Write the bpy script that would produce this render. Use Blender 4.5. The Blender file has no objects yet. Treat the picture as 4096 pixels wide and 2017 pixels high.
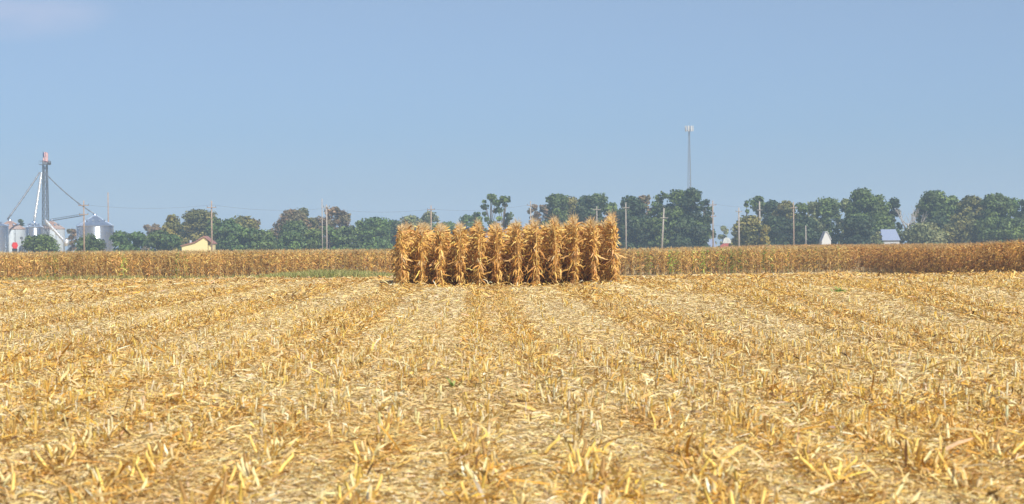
import bpy, math, random
import numpy as np
from mathutils import Vector, Matrix
R = math.radians
rng = np.random.default_rng(7)
random.seed(7)
scene = bpy.context.scene
COL = scene.collection

# ------------------------------------------------------------------ camera
FPX, W0, H0 = 9000.0, 4096.0, 2017.0
EYE = 1.55
cam_d = bpy.data.cameras.new('camera')
cam = bpy.data.objects.new('camera', cam_d)
COL.objects.link(cam)
cam_d.lens = 36.0 * FPX / W0
cam_d.sensor_width = 36.0
cam_d.clip_start = 0.1
cam_d.clip_end = 30000
CM = (Matrix.Rotation(-R(0.91), 4, 'Z') @ Matrix.Rotation(R(90 - 0.162), 4, 'X') @ Matrix.Rotation(-R(0.5), 4, 'Z'))
cam.matrix_world = Matrix.Translation((0, 0, EYE)) @ CM
cam_d.dof.use_dof = True
cam_d.dof.focus_distance = 84
cam_d.dof.aperture_fstop = 4.6
scene.camera = cam

# ------------------------------------------------------------------ sky, sun, exposure
SUN_EL, SUN_AZ = 46.0, 152.0          # azimuth clockwise from +Y: behind the camera and to its right
world = bpy.data.worlds.new('World'); scene.world = world; world.use_nodes = True
nt = world.node_tree; nt.nodes.clear()
wo = nt.nodes.new('ShaderNodeOutputWorld'); bg = nt.nodes.new('ShaderNodeBackground')
sky = nt.nodes.new('ShaderNodeTexSky'); sky.sky_type = 'NISHITA'; sky.sun_disc = False
sky.sun_elevation = R(SUN_EL); sky.sun_rotation = R(SUN_AZ)
sky.air_density = 1.0; sky.dust_density = 0.6; sky.ozone_density = 2.0; sky.altitude = 200
tint = nt.nodes.new('ShaderNodeMix'); tint.data_type = 'RGBA'; tint.blend_type = 'MULTIPLY'
tint.inputs[0].default_value = 1.0
tc0 = nt.nodes.new('ShaderNodeTexCoord'); sx0 = nt.nodes.new('ShaderNodeSeparateXYZ'); rp = nt.nodes.new('ShaderNodeValToRGB')
nt.links.new(tc0.outputs['Generated'], sx0.inputs[0]); nt.links.new(sx0.outputs['Z'], rp.inputs[0])
for i_, (p_, c_) in enumerate([(0.0, (0.405, 0.58, 1.0)), (0.05, (0.45, 0.597, 0.92)), (0.11, (0.64, 0.675, 0.84)), (0.35, (0.64, 0.76, 0.95))]):
    e_ = rp.color_ramp.elements[i_] if i_ < 2 else rp.color_ramp.elements.new(p_)
    e_.position = p_; e_.color = (*c_, 1)
nt.links.new(rp.outputs[0], tint.inputs[7])
nt.links.new(sky.outputs[0], tint.inputs[6])
# thin pinkish cloud streak high on the left, and very faint unevenness
tc = nt.nodes.new('ShaderNodeTexCoord')
mp = nt.nodes.new('ShaderNodeMapping'); mp.inputs['Scale'].default_value = (6, 6, 26)
nz = nt.nodes.new('ShaderNodeTexNoise'); nz.inputs['Scale'].default_value = 1.6; nz.inputs['Detail'].default_value = 4
nt.links.new(tc.outputs['Generated'], mp.inputs[0]); nt.links.new(mp.outputs[0], nz.inputs['Vector'])
dist = nt.nodes.new('ShaderNodeVectorMath'); dist.operation = 'DISTANCE'
sc_ = nt.nodes.new('ShaderNodeMapping'); sc_.inputs['Scale'].default_value = (1, 1, 3.0)
cv = CM @ Vector(((60 - W0/2)/FPX, -(40 - H0/2)/FPX, -1)); cv.normalize()
nt.links.new(tc.outputs['Generated'], sc_.inputs[0]); nt.links.new(sc_.outputs[0], dist.inputs[0])
dist.inputs[1].default_value = (cv.x, cv.y, cv.z*3.0)
mr = nt.nodes.new('ShaderNodeMapRange'); mr.inputs[1].default_value = 0.008; mr.inputs[2].default_value = 0.045
mr.inputs[3].default_value = 0.85; mr.inputs[4].default_value = 0.0
nt.links.new(dist.outputs['Value'], mr.inputs[0])
mul = nt.nodes.new('ShaderNodeMath'); mul.operation = 'MULTIPLY'
mr2 = nt.nodes.new('ShaderNodeMapRange'); mr2.inputs[1].default_value = 0.35; mr2.inputs[2].default_value = 0.6
nt.links.new(nz.outputs[0], mr2.inputs[0]); nt.links.new(mr.outputs[0], mul.inputs[0]); nt.links.new(mr2.outputs[0], mul.inputs[1])
cl = nt.nodes.new('ShaderNodeMix'); cl.data_type = 'RGBA'
nt.links.new(mul.outputs[0], cl.inputs[0]); nt.links.new(tint.outputs[2], cl.inputs[6])
cl.inputs[7].default_value = (4.7, 5.2, 6.9, 1)
nt.links.new(cl.outputs[2], bg.inputs[0]); bg.inputs[1].default_value = 0.1
nt.links.new(bg.outputs[0], wo.inputs[0])

sun_d = bpy.data.lights.new('sun', 'SUN'); sun_d.energy = 5.0; sun_d.angle = R(0.53); sun_d.color = (1.0, 0.945, 0.84)
sun = bpy.data.objects.new('sun', sun_d); COL.objects.link(sun)
sdir = Vector((math.sin(R(SUN_AZ))*math.cos(R(SUN_EL)), math.cos(R(SUN_AZ))*math.cos(R(SUN_EL)), math.sin(R(SUN_EL))))
sun.rotation_euler = sdir.to_track_quat('Z', 'Y').to_euler()

scene.view_settings.view_transform = 'Standard'; scene.view_settings.look = 'None'
scene.view_settings.exposure = 0.2; scene.view_settings.gamma = 1
scene.cycles.max_bounces = 5; scene.cycles.diffuse_bounces = 3; scene.cycles.volume_bounces = 1
scene.cycles.transparent_max_bounces = 6

def pt(px, py, Y):
    """world point at ground distance Y seen at photo pixel (px, py)"""
    v = CM @ Vector(((px - W0/2)/FPX, -(py - H0/2)/FPX, -1))
    return Vector((0, 0, EYE)) + v * (Y / v.y)

# ------------------------------------------------------------------ helpers
def sstep(a, b, x):
    t = np.clip((np.asarray(x, float) - a)/(b - a), 0, 1); return t*t*(3 - 2*t)

def ground(x, y):
    x = np.asarray(x, float); y = np.asarray(y, float)
    z = 0.44*sstep(3.2, 7.5, x)*np.exp(-((y - 52)/np.where(y < 52, 9.0, 20.0))**2)
    z = z + 0.07*np.exp(-((y - 27.5 - 0.15*x)/3.2)**2)
    z = z + 0.05*np.sin(x*0.45 + 1.3)*np.sin(y*0.11 + 0.6)*sstep(15, 30, y)
    z = z - (1.24 + 0.28*np.exp(-((x - 12)/20)**2))*sstep(90, 192, y)
    z = z + 0.05*lane_(x)*sstep(26, 36, y)*(1 - sstep(84, 90, y))*sstep(2.5, 4, np.abs(x - 1.2))
    z = z - 0.11*np.exp(-((y - 91)/9)**2)*np.exp(-((x - 1.2)/8)**2)
    z = z - 0.3*sstep(300, 600, y)
    return z

def lane_(x):
    return 0.5 + 0.5*np.sin((np.asarray(x, float) - 5.84)*2*math.pi/3.05)

def gz(x, y): return float(ground(x, y))

def tag(o, label=None, cat=None, group=None, kind=None):
    if label: o['label'] = label
    if cat: o['category'] = cat
    if group: o['group'] = group
    if kind: o['kind'] = kind
    return o

def empty(name, loc, rz=0, label=None, cat=None, group=None):
    o = bpy.data.objects.new(name, None); COL.objects.link(o)
    o.location = loc; o.rotation_euler = (0, 0, rz); o.empty_display_size = 0.3
    return tag(o, label, cat, group)

def np_mesh(name, V, F, col=None, smooth=False):
    V = np.ascontiguousarray(V, dtype=np.float32).reshape(-1, 3); F = np.ascontiguousarray(F, dtype=np.int32)
    k = F.shape[1]
    me = bpy.data.meshes.new(name)
    me.vertices.add(len(V)); me.vertices.foreach_set('co', V.ravel())
    me.loops.add(F.size); me.loops.foreach_set('vertex_index', F.ravel())
    me.polygons.add(len(F)); me.polygons.foreach_set('loop_start', np.arange(0, F.size, k, dtype=np.int32))
    if smooth: me.polygons.foreach_set('use_smooth', np.ones(len(F), dtype=bool))
    me.update(calc_edges=True)
    if col is not None:
        a = me.color_attributes.new('tone', 'FLOAT_COLOR', 'POINT')
        c = np.ones((len(V), 4), np.float32); c[:, :3] = np.asarray(col, np.float32).reshape(-1, 3)
        a.data.foreach_set('color', c.ravel())
    return me

def link(name, me, mat=None, parent=None):
    o = bpy.data.objects.new(name, me); COL.objects.link(o)
    if mat is not None and len(me.materials) == 0: me.materials.append(mat)
    if parent: o.parent = parent
    return o

class MB:
    """collects simple solids into one mesh"""
    def __init__(s): s.v = []; s.f = []
    def add(s, vs, fs):
        b = len(s.v); s.v += [tuple(v) for v in vs]; s.f += [tuple(i + b for i in f) for f in fs]; return s
    def box(s, c, d, rz=0):
        cx, cy, cz = c; dx, dy, dz = d[0]/2, d[1]/2, d[2]/2; ca, sa = math.cos(rz), math.sin(rz)
        vs = []
        for z in (-dz, dz):
            for x, y in ((-dx, -dy), (dx, -dy), (dx, dy), (-dx, dy)):
                vs.append((cx + x*ca - y*sa, cy + x*sa + y*ca, cz + z))
        return s.add(vs, [(3,2,1,0), (4,5,6,7), (0,1,5,4), (1,2,6,5), (2,3,7,6), (3,0,4,7)])
    def tube(s, pts, rad, n=8):
        pts = [Vector(p) for p in pts]
        if not hasattr(rad, '__len__'): rad = [rad]*len(pts)
        vs = []; fs = []
        for i, p in enumerate(pts):
            t = (pts[min(i+1, len(pts)-1)] - pts[max(i-1, 0)])
            if t.length < 1e-9: t = Vector((0,0,1))
            t.normalize()
            a = t.cross(Vector((0,0,1)) if abs(t.z) < 0.95 else Vector((1,0,0))).normalized(); b = t.cross(a)
            for k in range(n):
                an = 2*math.pi*k/n; vs.append(p + (a*math.cos(an) + b*math.sin(an))*rad[i])
        for i in range(len(pts)-1):
            for k in range(n):
                k2 = (k+1) % n; fs.append((i*n+k, i*n+k2, (i+1)*n+k2, (i+1)*n+k))
        fs.append(tuple(range(n))[::-1]); fs.append(tuple((len(pts)-1)*n + k for k in range(n)))
        return s.add(vs, fs)
    def lathe(s, prof, c=(0,0,0), n=32):
        vs = []; fs = []
        for r, z in prof:
            for k in range(n):
                a = 2*math.pi*k/n; vs.append((c[0] + r*math.cos(a), c[1] + r*math.sin(a), c[2] + z))
        for i in range(len(prof)-1):
            for k in range(n):
                k2 = (k+1) % n; fs.append((i*n+k, i*n+k2, (i+1)*n+k2, (i+1)*n+k))
        return s.add(vs, fs)
    def prism(s, poly, y0, y1, axis='y'):
        """poly in (x,z), extruded from y0 to y1"""
        n = len(poly); vs = [(x, y0, z) for x, z in poly] + [(x, y1, z) for x, z in poly]
        fs = [tuple(range(n)), tuple(range(2*n-1, n-1, -1))] + [(i, i+n, (i+1) % n + n, (i+1) % n) for i in range(n)]
        return s.add(vs, fs)
    def build(s, name, mat, parent=None, smooth=False):
        me = bpy.data.meshes.new(name); me.from_pydata(s.v, [], s.f)
        me.update()
        if smooth: me.polygons.foreach_set('use_smooth', [True]*len(me.polygons))
        return link(name, me, mat, parent)

# ------------------------------------------------------------------ materials
def mat_new(name):
    m = bpy.data.materials.new(name); m.use_nodes = True
    return m, m.node_tree, m.node_tree.nodes['Principled BSDF']

def mat_solid(name, c, rough=0.7, metal=0.0, var=0.15, scale=3.0, spec=0.4, bump=0.0):
    m, t, b = mat_new(name)
    b.inputs['Roughness'].default_value = rough; b.inputs['Metallic'].default_value = metal
    b.inputs['Specular IOR Level'].default_value = spec
    tcn = t.nodes.new('ShaderNodeTexCoord'); n = t.nodes.new('ShaderNodeTexNoise'); n.inputs['Scale'].default_value = scale; n.inputs['Detail'].default_value = 5
    r = t.nodes.new('ShaderNodeValToRGB')
    r.color_ramp.elements[0].position = 0.3; r.color_ramp.elements[1].position = 0.7
    r.color_ramp.elements[0].color = (*[x*(1-var) for x in c], 1); r.color_ramp.elements[1].color = (*[min(1, x*(1+var)) for x in c], 1)
    t.links.new(tcn.outputs['Object'], n.inputs['Vector']); t.links.new(n.outputs[0], r.inputs[0]); t.links.new(r.outputs[0], b.inputs['Base Color'])
    if bump:
        bm = t.nodes.new('ShaderNodeBump'); bm.inputs['Strength'].default_value = bump; t.links.new(n.outputs[0], bm.inputs['Height']); t.links.new(bm.outputs[0], b.inputs['Normal'])
    return m

def mat_tone(name, rough=0.65, spec=0.25, trans=0.0, streak=0.0):
    """colour of each piece comes from its own 'tone' attribute, broken up by fine noise"""
    m, t, b = mat_new(name)
    a = t.nodes.new('ShaderNodeAttribute'); a.attribute_name = 'tone'
    n = t.nodes.new('ShaderNodeTexNoise'); n.inputs['Scale'].default_value = 30 if streak else 9; n.inputs['Detail'].default_value = 3
    tcn = t.nodes.new('ShaderNodeTexCoord'); t.links.new(tcn.outputs['Object'], n.inputs['Vector'])
    mrn = t.nodes.new('ShaderNodeMapRange'); mrn.inputs[1].default_value = 0.3; mrn.inputs[2].default_value = 0.7; mrn.inputs[3].default_value = 0.78; mrn.inputs[4].default_value = 1.18
    t.links.new(n.outputs[0], mrn.inputs[0])
    v = t.nodes.new('ShaderNodeVectorMath'); v.operation = 'SCALE'
    t.links.new(a.outputs['Color'], v.inputs[0]); t.links.new(mrn.outputs[0], v.inputs['Scale'])
    t.links.new(v.outputs[0], b.inputs['Base Color'])
    b.inputs['Roughness'].default_value = rough; b.inputs['Specular IOR Level'].default_value = spec
    if trans:
        tr = t.nodes.new('ShaderNodeBsdfTranslucent'); t.links.new(v.outputs[0], tr.inputs['Color'])
        mx = t.nodes.new('ShaderNodeMixShader'); mx.inputs[0].default_value = trans
        out = t.nodes['Material Output']
        t.links.new(b.outputs[0], mx.inputs[1]); t.links.new(tr.outputs[0], mx.inputs[2]); t.links.new(mx.outputs[0], out.inputs[0])
    return m

M_LITTER = mat_tone('straw_litter', 0.6, 0.3, 0.12, 1)
M_LEAF = mat_tone('dry_corn_leaf', 0.6, 0.25, 0.10, 1)
M_STALK = mat_tone('dry_corn_stalk', 0.5, 0.35, 0.0, 1)
M_CROWN = mat_tone('tree_foliage', 0.6, 0.3, 0.2)
M_GRASS = mat_tone('green_grass', 0.6, 0.3, 0.25)
M_BARK = mat_solid('bark', (0.16, 0.125, 0.1), 0.9, var=0.35, scale=1.5)
M_PALEBARK = mat_solid('pale_bark', (0.42, 0.38, 0.33), 0.9, var=0.25, scale=1.2)
M_WOOD = mat_solid('weathered_pole_wood', (0.36, 0.27, 0.21), 0.85, var=0.25, scale=2.0)
M_PALEWOOD = mat_solid('bleached_pole_wood', (0.36, 0.32, 0.28), 0.85, var=0.2, scale=2.0)
M_DARKM = mat_solid('dark_steel', (0.15, 0.165, 0.19), 0.5, 0.5)
M_LAT = mat_solid('galvanised_lattice', (0.23, 0.25, 0.28), 0.5, 0.4)
M_WIRE = mat_solid('wire', (0.16, 0.16, 0.17), 0.5, 0.6)
M_WHITE = mat_solid('white_paint', (0.62, 0.62, 0.60), 0.5, var=0.05)
M_RED = mat_solid('red_paint', (0.62, 0.035, 0.03), 0.4, var=0.15)
M_RUBBER = mat_solid('rubber', (0.03, 0.03, 0.035), 0.8)
M_YELLOW = mat_solid('cream_yellow_siding', (0.76, 0.66, 0.33), 0.7, var=0.06)
M_REDROOF = mat_solid('red_brown_roof', (0.34, 0.16, 0.13), 0.8, var=0.2)
M_BLUEROOF = mat_solid('blue_grey_metal_roof', (0.33, 0.38, 0.50), 0.45, 0.2, var=0.08)
M_GREYWALL = mat_solid('pale_grey_siding', (0.5, 0.52, 0.53), 0.7, var=0.08)
M_GLASS = mat_solid('dark_glass', (0.05, 0.07, 0.09), 0.15, spec=0.6)
M_FLAGR = mat_solid('flag_red', (0.66, 0.22, 0.23), 0.8, var=0.05)
M_EAR = mat_solid('corn_husk', (0.66, 0.50, 0.27), 0.65, var=0.2, scale=14)
M_BLUE = mat_solid('blue_paint', (0.10, 0.13, 0.3), 0.5)

def mat_bin(name, c, rough=0.38, metal=0.55, rust=None, corr=0.5):
    """corrugated galvanised sheet: fine horizontal ribs, sheet-to-sheet tone, optional rust"""
    m, t, b = mat_new(name)
    tcn = t.nodes.new('ShaderNodeTexCoord')
    sp = t.nodes.new('ShaderNodeSeparateXYZ'); t.links.new(tcn.outputs['Object'], sp.inputs[0])
    m1 = t.nodes.new('ShaderNodeMath'); m1.operation = 'MULTIPLY'; m1.inputs[1].default_value = 60; t.links.new(sp.outputs['Z'], m1.inputs[0])
    m2 = t.nodes.new('ShaderNodeMath'); m2.operation = 'SINE'; t.links.new(m1.outputs[0], m2.inputs[0])
    m3 = t.nodes.new('ShaderNodeMath'); m3.operation = 'MULTIPLY'; m3.inputs[1].default_value = corr; t.links.new(m2.outputs[0], m3.inputs[0])
    cb = t.nodes.new('ShaderNodeCombineXYZ'); t.links.new(m3.outputs[0], cb.inputs['Z'])
    ge = t.nodes.new('ShaderNodeNewGeometry'); ad = t.nodes.new('ShaderNodeVectorMath'); ad.operation = 'ADD'
    no = t.nodes.new('ShaderNodeVectorMath'); no.operation = 'NORMALIZE'
    t.links.new(ge.outputs['Normal'], ad.inputs[0]); t.links.new(cb.outputs[0], ad.inputs[1]); t.links.new(ad.outputs[0], no.inputs[0]); t.links.new(no.outputs[0], b.inputs['Normal'])
    n = t.nodes.new('ShaderNodeTexNoise'); n.inputs['Scale'].default_value = 0.45; n.inputs['Detail'].default_value = 5
    t.links.new(tcn.outputs['Object'], n.inputs['Vector'])
    r = t.nodes.new('ShaderNodeValToRGB'); r.color_ramp.elements[0].position = 0.35; r.color_ramp.elements[1].position = 0.65
    c2 = rust or [x*0.85 for x in c]
    r.color_ramp.elements[0].color = (*c, 1); r.color_ramp.elements[1].color = (*c2, 1)
    t.links.new(n.outputs[0], r.inputs[0]); t.links.new(r.outputs[0], b.inputs['Base Color'])
    b.inputs['Roughness'].default_value = rough; b.inputs['Metallic'].default_value = metal
    return m
M_BIN = mat_bin('galvanised_bin_wall', (0.60, 0.68, 0.78), 0.24, 0.95)
M_BINDULL = mat_bin('dull_bin_wall', (0.60, 0.66, 0.70), 0.6, 0.2)
M_BINROOF = mat_bin('galvanised_bin_roof', (0.62, 0.70, 0.80), 0.34, 0.85, corr=0.12)
M_RUSTROOF = mat_bin('rusty_bin_roof', (0.46, 0.38, 0.34), 0.75, 0.1, rust=(0.36, 0.22, 0.17), corr=0.1)
M_SPOUT = mat_bin('galvanised_spout', (0.80, 0.82, 0.82), 0.35, 0.6)

# ground: soil under chopped residue
def mat_ground():
    m, t, b = mat_new('residue_covered_soil')
    tcn = t.nodes.new('ShaderNodeTexCoord')
    def noise(s, d=4, vec=None):
        n = t.nodes.new('ShaderNodeTexNoise'); n.inputs['Scale'].default_value = s; n.inputs['Detail'].default_value = d
        t.links.new(vec or tcn.outputs['Object'], n.inputs['Vector']); return n
    n1 = noise(22, 8); n2 = noise(0.35, 3); n3 = noise(45, 3)
    r = t.nodes.new('ShaderNodeValToRGB'); e = r.color_ramp.elements
    e[0].position = 0.36; e[0].color = (0.15, 0.09, 0.045, 1); e[1].position = 0.62; e[1].color = (0.74, 0.56, 0.30, 1)  # dark stop: soil colour, deepened to stand for shadow between residue pieces
    x = e.new(0.5); x.color = (0.58, 0.42, 0.19, 1)
    t.links.new(n1.outputs[0], r.inputs[0])
    mx = t.nodes.new('ShaderNodeMix'); mx.data_type = 'RGBA'; mx.blend_type = 'MULTIPLY'; mx.inputs[0].default_value = 0.6
    r2 = t.nodes.new('ShaderNodeValToRGB'); r2.color_ramp.elements[0].color = (0.7, 0.66, 0.6, 1); r2.color_ramp.elements[1].color = (1, 1, 1, 1)
    r2.color_ramp.elements[0].position = 0.35; r2.color_ramp.elements[1].position = 0.6
    t.links.new(n2.outputs[0], r2.inputs[0]); t.links.new(r.outputs[0], mx.inputs[6]); t.links.new(r2.outputs[0], mx.inputs[7])
    t.links.new(mx.outputs[2], b.inputs['Base Color'])
    bm = t.nodes.new('ShaderNodeBump'); bm.inputs['Strength'].default_value = 0.6; bm.inputs['Distance'].default_value = 0.03
    t.links.new(n3.outputs[0], bm.inputs['Height']); t.links.new(bm.outputs[0], b.inputs['Normal'])
    b.inputs['Roughness'].default_value = 0.9; b.inputs['Specular IOR Level'].default_value = 0.1
    return m
M_GROUND = mat_ground()

# ------------------------------------------------------------------ ground sheet
ys = np.concatenate([np.linspace(-30, 10, 9), np.linspace(11, 110, 200), np.linspace(111, 300, 100), np.geomspace(305, 4000, 40)])
xs = np.concatenate([-np.geomspace(4000, 62, 20), np.linspace(-60, 60, 401), np.geomspace(62, 4000, 20)])
GX, GY = np.meshgrid(xs, ys)
V = np.stack([GX, GY, ground(GX, GY)], -1).reshape(-1, 3)
ny, nx = GX.shape
idx = np.arange(ny*nx).reshape(ny, nx)
F = np.stack([idx[:-1, :-1], idx[:-1, 1:], idx[1:, 1:], idx[1:, :-1]], -1).reshape(-1, 4)
g = link('ground', np_mesh('ground', V, F, smooth=True), M_GROUND); tag(g, kind='structure', label='harvested corn field ground under pale straw residue')

# ------------------------------------------------------------------ vectorised strips and tubes
def strips(path, side, width):
    """path (n,k,3), side (n,k,3) unit, width (n,k) -> verts, quads"""
    n, k = path.shape[:2]
    a = path - side*width[..., None]/2; b = path + side*width[..., None]/2
    V = np.stack([a, b], 2).reshape(n, 2*k, 3)
    base = (np.arange(n)*2*k)[:, None]
    q = np.concatenate([np.array([[2*i, 2*i+1, 2*i+3, 2*i+2]]) for i in range(k-1)], 0)
    F = (base[:, :, None] + q[None]).reshape(-1, 4)
    return V.reshape(-1, 3), F

def tubes(path, rad, m=4):
    n, k = path.shape[:2]
    t = np.gradient(path, axis=1); t /= np.linalg.norm(t, axis=2, keepdims=True) + 1e-9
    ref = np.where(np.abs(t[..., 2:3]) < 0.9, np.array([0, 0, 1.0]), np.array([1.0, 0, 0]))
    a = np.cross(t, ref); a /= np.linalg.norm(a, axis=2, keepdims=True) + 1e-9; b = np.cross(t, a)
    V = np.stack([path + (a*math.cos(2*math.pi*j/m) + b*math.sin(2*math.pi*j/m))*rad[..., None] for j in range(m)], 2)
    base = (np.arange(n)*k*m)[:, None, None]
    q = []
    for i in range(k-1):
        for j in range(m):
            j2 = (j+1) % m; q.append([i*m+j, i*m+j2, (i+1)*m+j2, (i+1)*m+j])
    F = (base + np.array(q)[None]).reshape(-1, 4)
    return V.reshape(-1, 3), F

class Acc:
    def __init__(s): s.V = []; s.F = []; s.C = []; s.n = 0
    def add(s, VF, col):
        V, F = VF
        per = len(V)//len(col)
        s.V.append(V); s.F.append(F + s.n); s.C.append(np.repeat(col, per, axis=0)); s.n += len(V)
    def mesh(s, name): return np_mesh(name, np.concatenate(s.V), np.concatenate(s.F), np.concatenate(s.C))

def pick(palette, n, jit=0.12, w=None):
    p = np.array(palette, float); i = rng.choice(len(p), n, p=None if w is None else np.array(w)/sum(w))
    return np.clip(p[i]*(1 + rng.normal(0, jit, (n, 1)))*(1 + rng.normal(0, 0.04, (n, 3))), 0.01, 0.92)

STRAW = [(0.87, 0.59, 0.15), (0.89, 0.70, 0.31), (0.91, 0.80, 0.53), (0.68, 0.40, 0.08), (0.64, 0.47, 0.21), (0.84, 0.51, 0.09), (0.17, 0.095, 0.04), (0.83, 0.57, 0.36)]
STRAW_W = [25, 27, 7, 12, 13, 13, 8, 5]
LEAFC = [(0.74, 0.405, 0.10), (0.84, 0.52, 0.14), (0.74, 0.42, 0.16), (0.54, 0.26, 0.06), (0.86, 0.60, 0.21), (0.30, 0.14, 0.04)]
LEAF_W = [26, 24, 16, 16, 12, 8]
STALKC = [(0.74, 0.50, 0.18), (0.66, 0.40, 0.13), (0.80, 0.60, 0.28)]

def leaf_paths(p0, az, L, e0, e1, k, wander=0.5, pw=0.6, curl=0.0):
    """arching, drooping blades: start points p0 (n,3), azimuth, length, start/end elevation"""
    n = len(p0); t = np.linspace(0, 1, k)[None]
    el = e0[:, None] + (e1 - e0)[:, None]*t**pw
    azk = az[:, None] + rng.normal(0, wander, (n, 1))*t
    if curl:
        el = el + np.cumsum(rng.normal(0, curl, (n, k)), 1); azk = azk + np.cumsum(rng.normal(0, curl*1.3, (n, k)), 1)
    st = (L/(k-1))[:, None]
    d = np.stack([np.cos(el)*np.cos(azk), np.cos(el)*np.sin(azk), np.sin(el)], -1)
    path = p0[:, None] + np.concatenate([np.zeros((n, 1, 3)), np.cumsum(d[:, :-1]*st[..., None], 1)], 1)
    hor = np.stack([-np.sin(azk), np.cos(azk), np.zeros_like(azk)], -1)
    nor = np.cross(d, hor)
    tw = rng.normal(0, 0.5, (n, 1)) + rng.normal(0, 1.5, (n, 1))*t
    side = hor*np.cos(tw)[..., None] + nor*np.sin(tw)[..., None]
    return path, side, t

def corn_leaves(acc, base, h, nl, k=6, wmul=1.0, lmul=1.0, low=0.1, high=1.0, tint=None, acrossrow=0.6, palette=LEAFC, weights=LEAF_W, pw=0.5, hug=False, curl=0.22, steep=False):
    """base (n,3) plant feet, h (n,) height; nl leaves each"""
    n = len(base); N = n*nl
    b = np.repeat(base, nl, 0); hh = np.repeat(h, nl)
    f = np.tile((np.arange(nl) + 0.5)/nl, n) + rng.normal(0, 0.03, N)
    f = low + (high - low)*np.clip(f, 0, 1)
    az0 = np.repeat(rng.normal(0, acrossrow, n), nl) + np.tile(np.arange(nl) % 2, n)*math.pi + rng.normal(0, 0.6, N)
    p0 = b + np.stack([np.zeros(N), np.zeros(N), f*hh*0.86], -1)
    L = (0.42 + 0.42*np.sin(np.clip(f, 0.05, 0.95)*math.pi))*rng.uniform(0.7, 1.2, N)*lmul
    e0 = rng.uniform(0.7, 1.35, N) - 0.3*(f < 0.35); e1 = rng.uniform(-1.5, -0.9, N)
    e1 = np.where(f > 0.86, rng.uniform(-1.0, 0.5, N), e1)
    if steep: e0 = rng.uniform(0.9, 1.45, N); e1 = rng.uniform(-1.56, -1.25, N)
    if hug: e0 = rng.uniform(1.3, 1.56, N); e1 = rng.uniform(1.2, 1.56, N)
    path, side, t = leaf_paths(p0, az0, L, e0, e1, k, pw=pw, curl=0.05 if hug else curl)
    w = 0.062*rng.uniform(0.6, 1.25, (N, 1))*wmul*np.clip(np.sin((0.12 + 0.88*t)*math.pi)**0.7, 0.08, 1)
    path[..., 2] = np.maximum(path[..., 2], b[:, None, 2] + 0.02)
    c = pick(palette, N, 0.16, weights)
    if tint is not None: c = c*np.repeat(tint, nl, 0)
    acc.add(strips(path, side, np.broadcast_to(w, path.shape[:2])), np.clip(c, 0, 0.9))

def corn_stalks(acc, base, h, m=5, r=0.013, tint=None):
    n = len(base); lean = rng.normal(0, 0.018, (n, 2))
    t = np.linspace(0, 1, 4)
    path = base[:, None] + np.stack([lean[:, :1]*t*h[:, None], lean[:, 1:]*t*h[:, None], t[None]*h[:, None]*0.9], -1)
    rad = r*(1.15 - 0.6*t)[None]*rng.uniform(0.85, 1.2, (n, 1))
    c = pick(STALKC, n, 0.12)
    if tint is not None: c = c*tint
    acc.add(tubes(path, np.broadcast_to(rad, path.shape[:2]), m), np.clip(c, 0, 0.9))

def corn_tassels(acc, base, h, nb=7, w=0.014, tint=None):
    n = len(base); N = n*nb
    p0 = np.repeat(base + np.stack([np.zeros(n), np.zeros(n), h*0.87], -1), nb, 0)
    az = rng.uniform(0, 2*math.pi, N)
    L = rng.uniform(0.2, 0.42, N); e0 = rng.uniform(1.1, 1.55, N); e1 = rng.uniform(-0.6, 1.2, N)
    path, side, t = leaf_paths(p0, az, L, e0, e1, 4, pw=1.3)
    ww = w*np.broadcast_to(1 - 0.6*t, (N, 4))*rng.uniform(0.7, 1.3, (N, 1))
    c = pick([(0.72, 0.51, 0.24), (0.62, 0.40, 0.16), (0.76, 0.60, 0.34)], N, 0.12)
    if tint is not None: c = c*np.repeat(tint, nb, 0)
    acc.add(strips(path, side, ww), np.clip(c, 0, 0.9))

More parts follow.
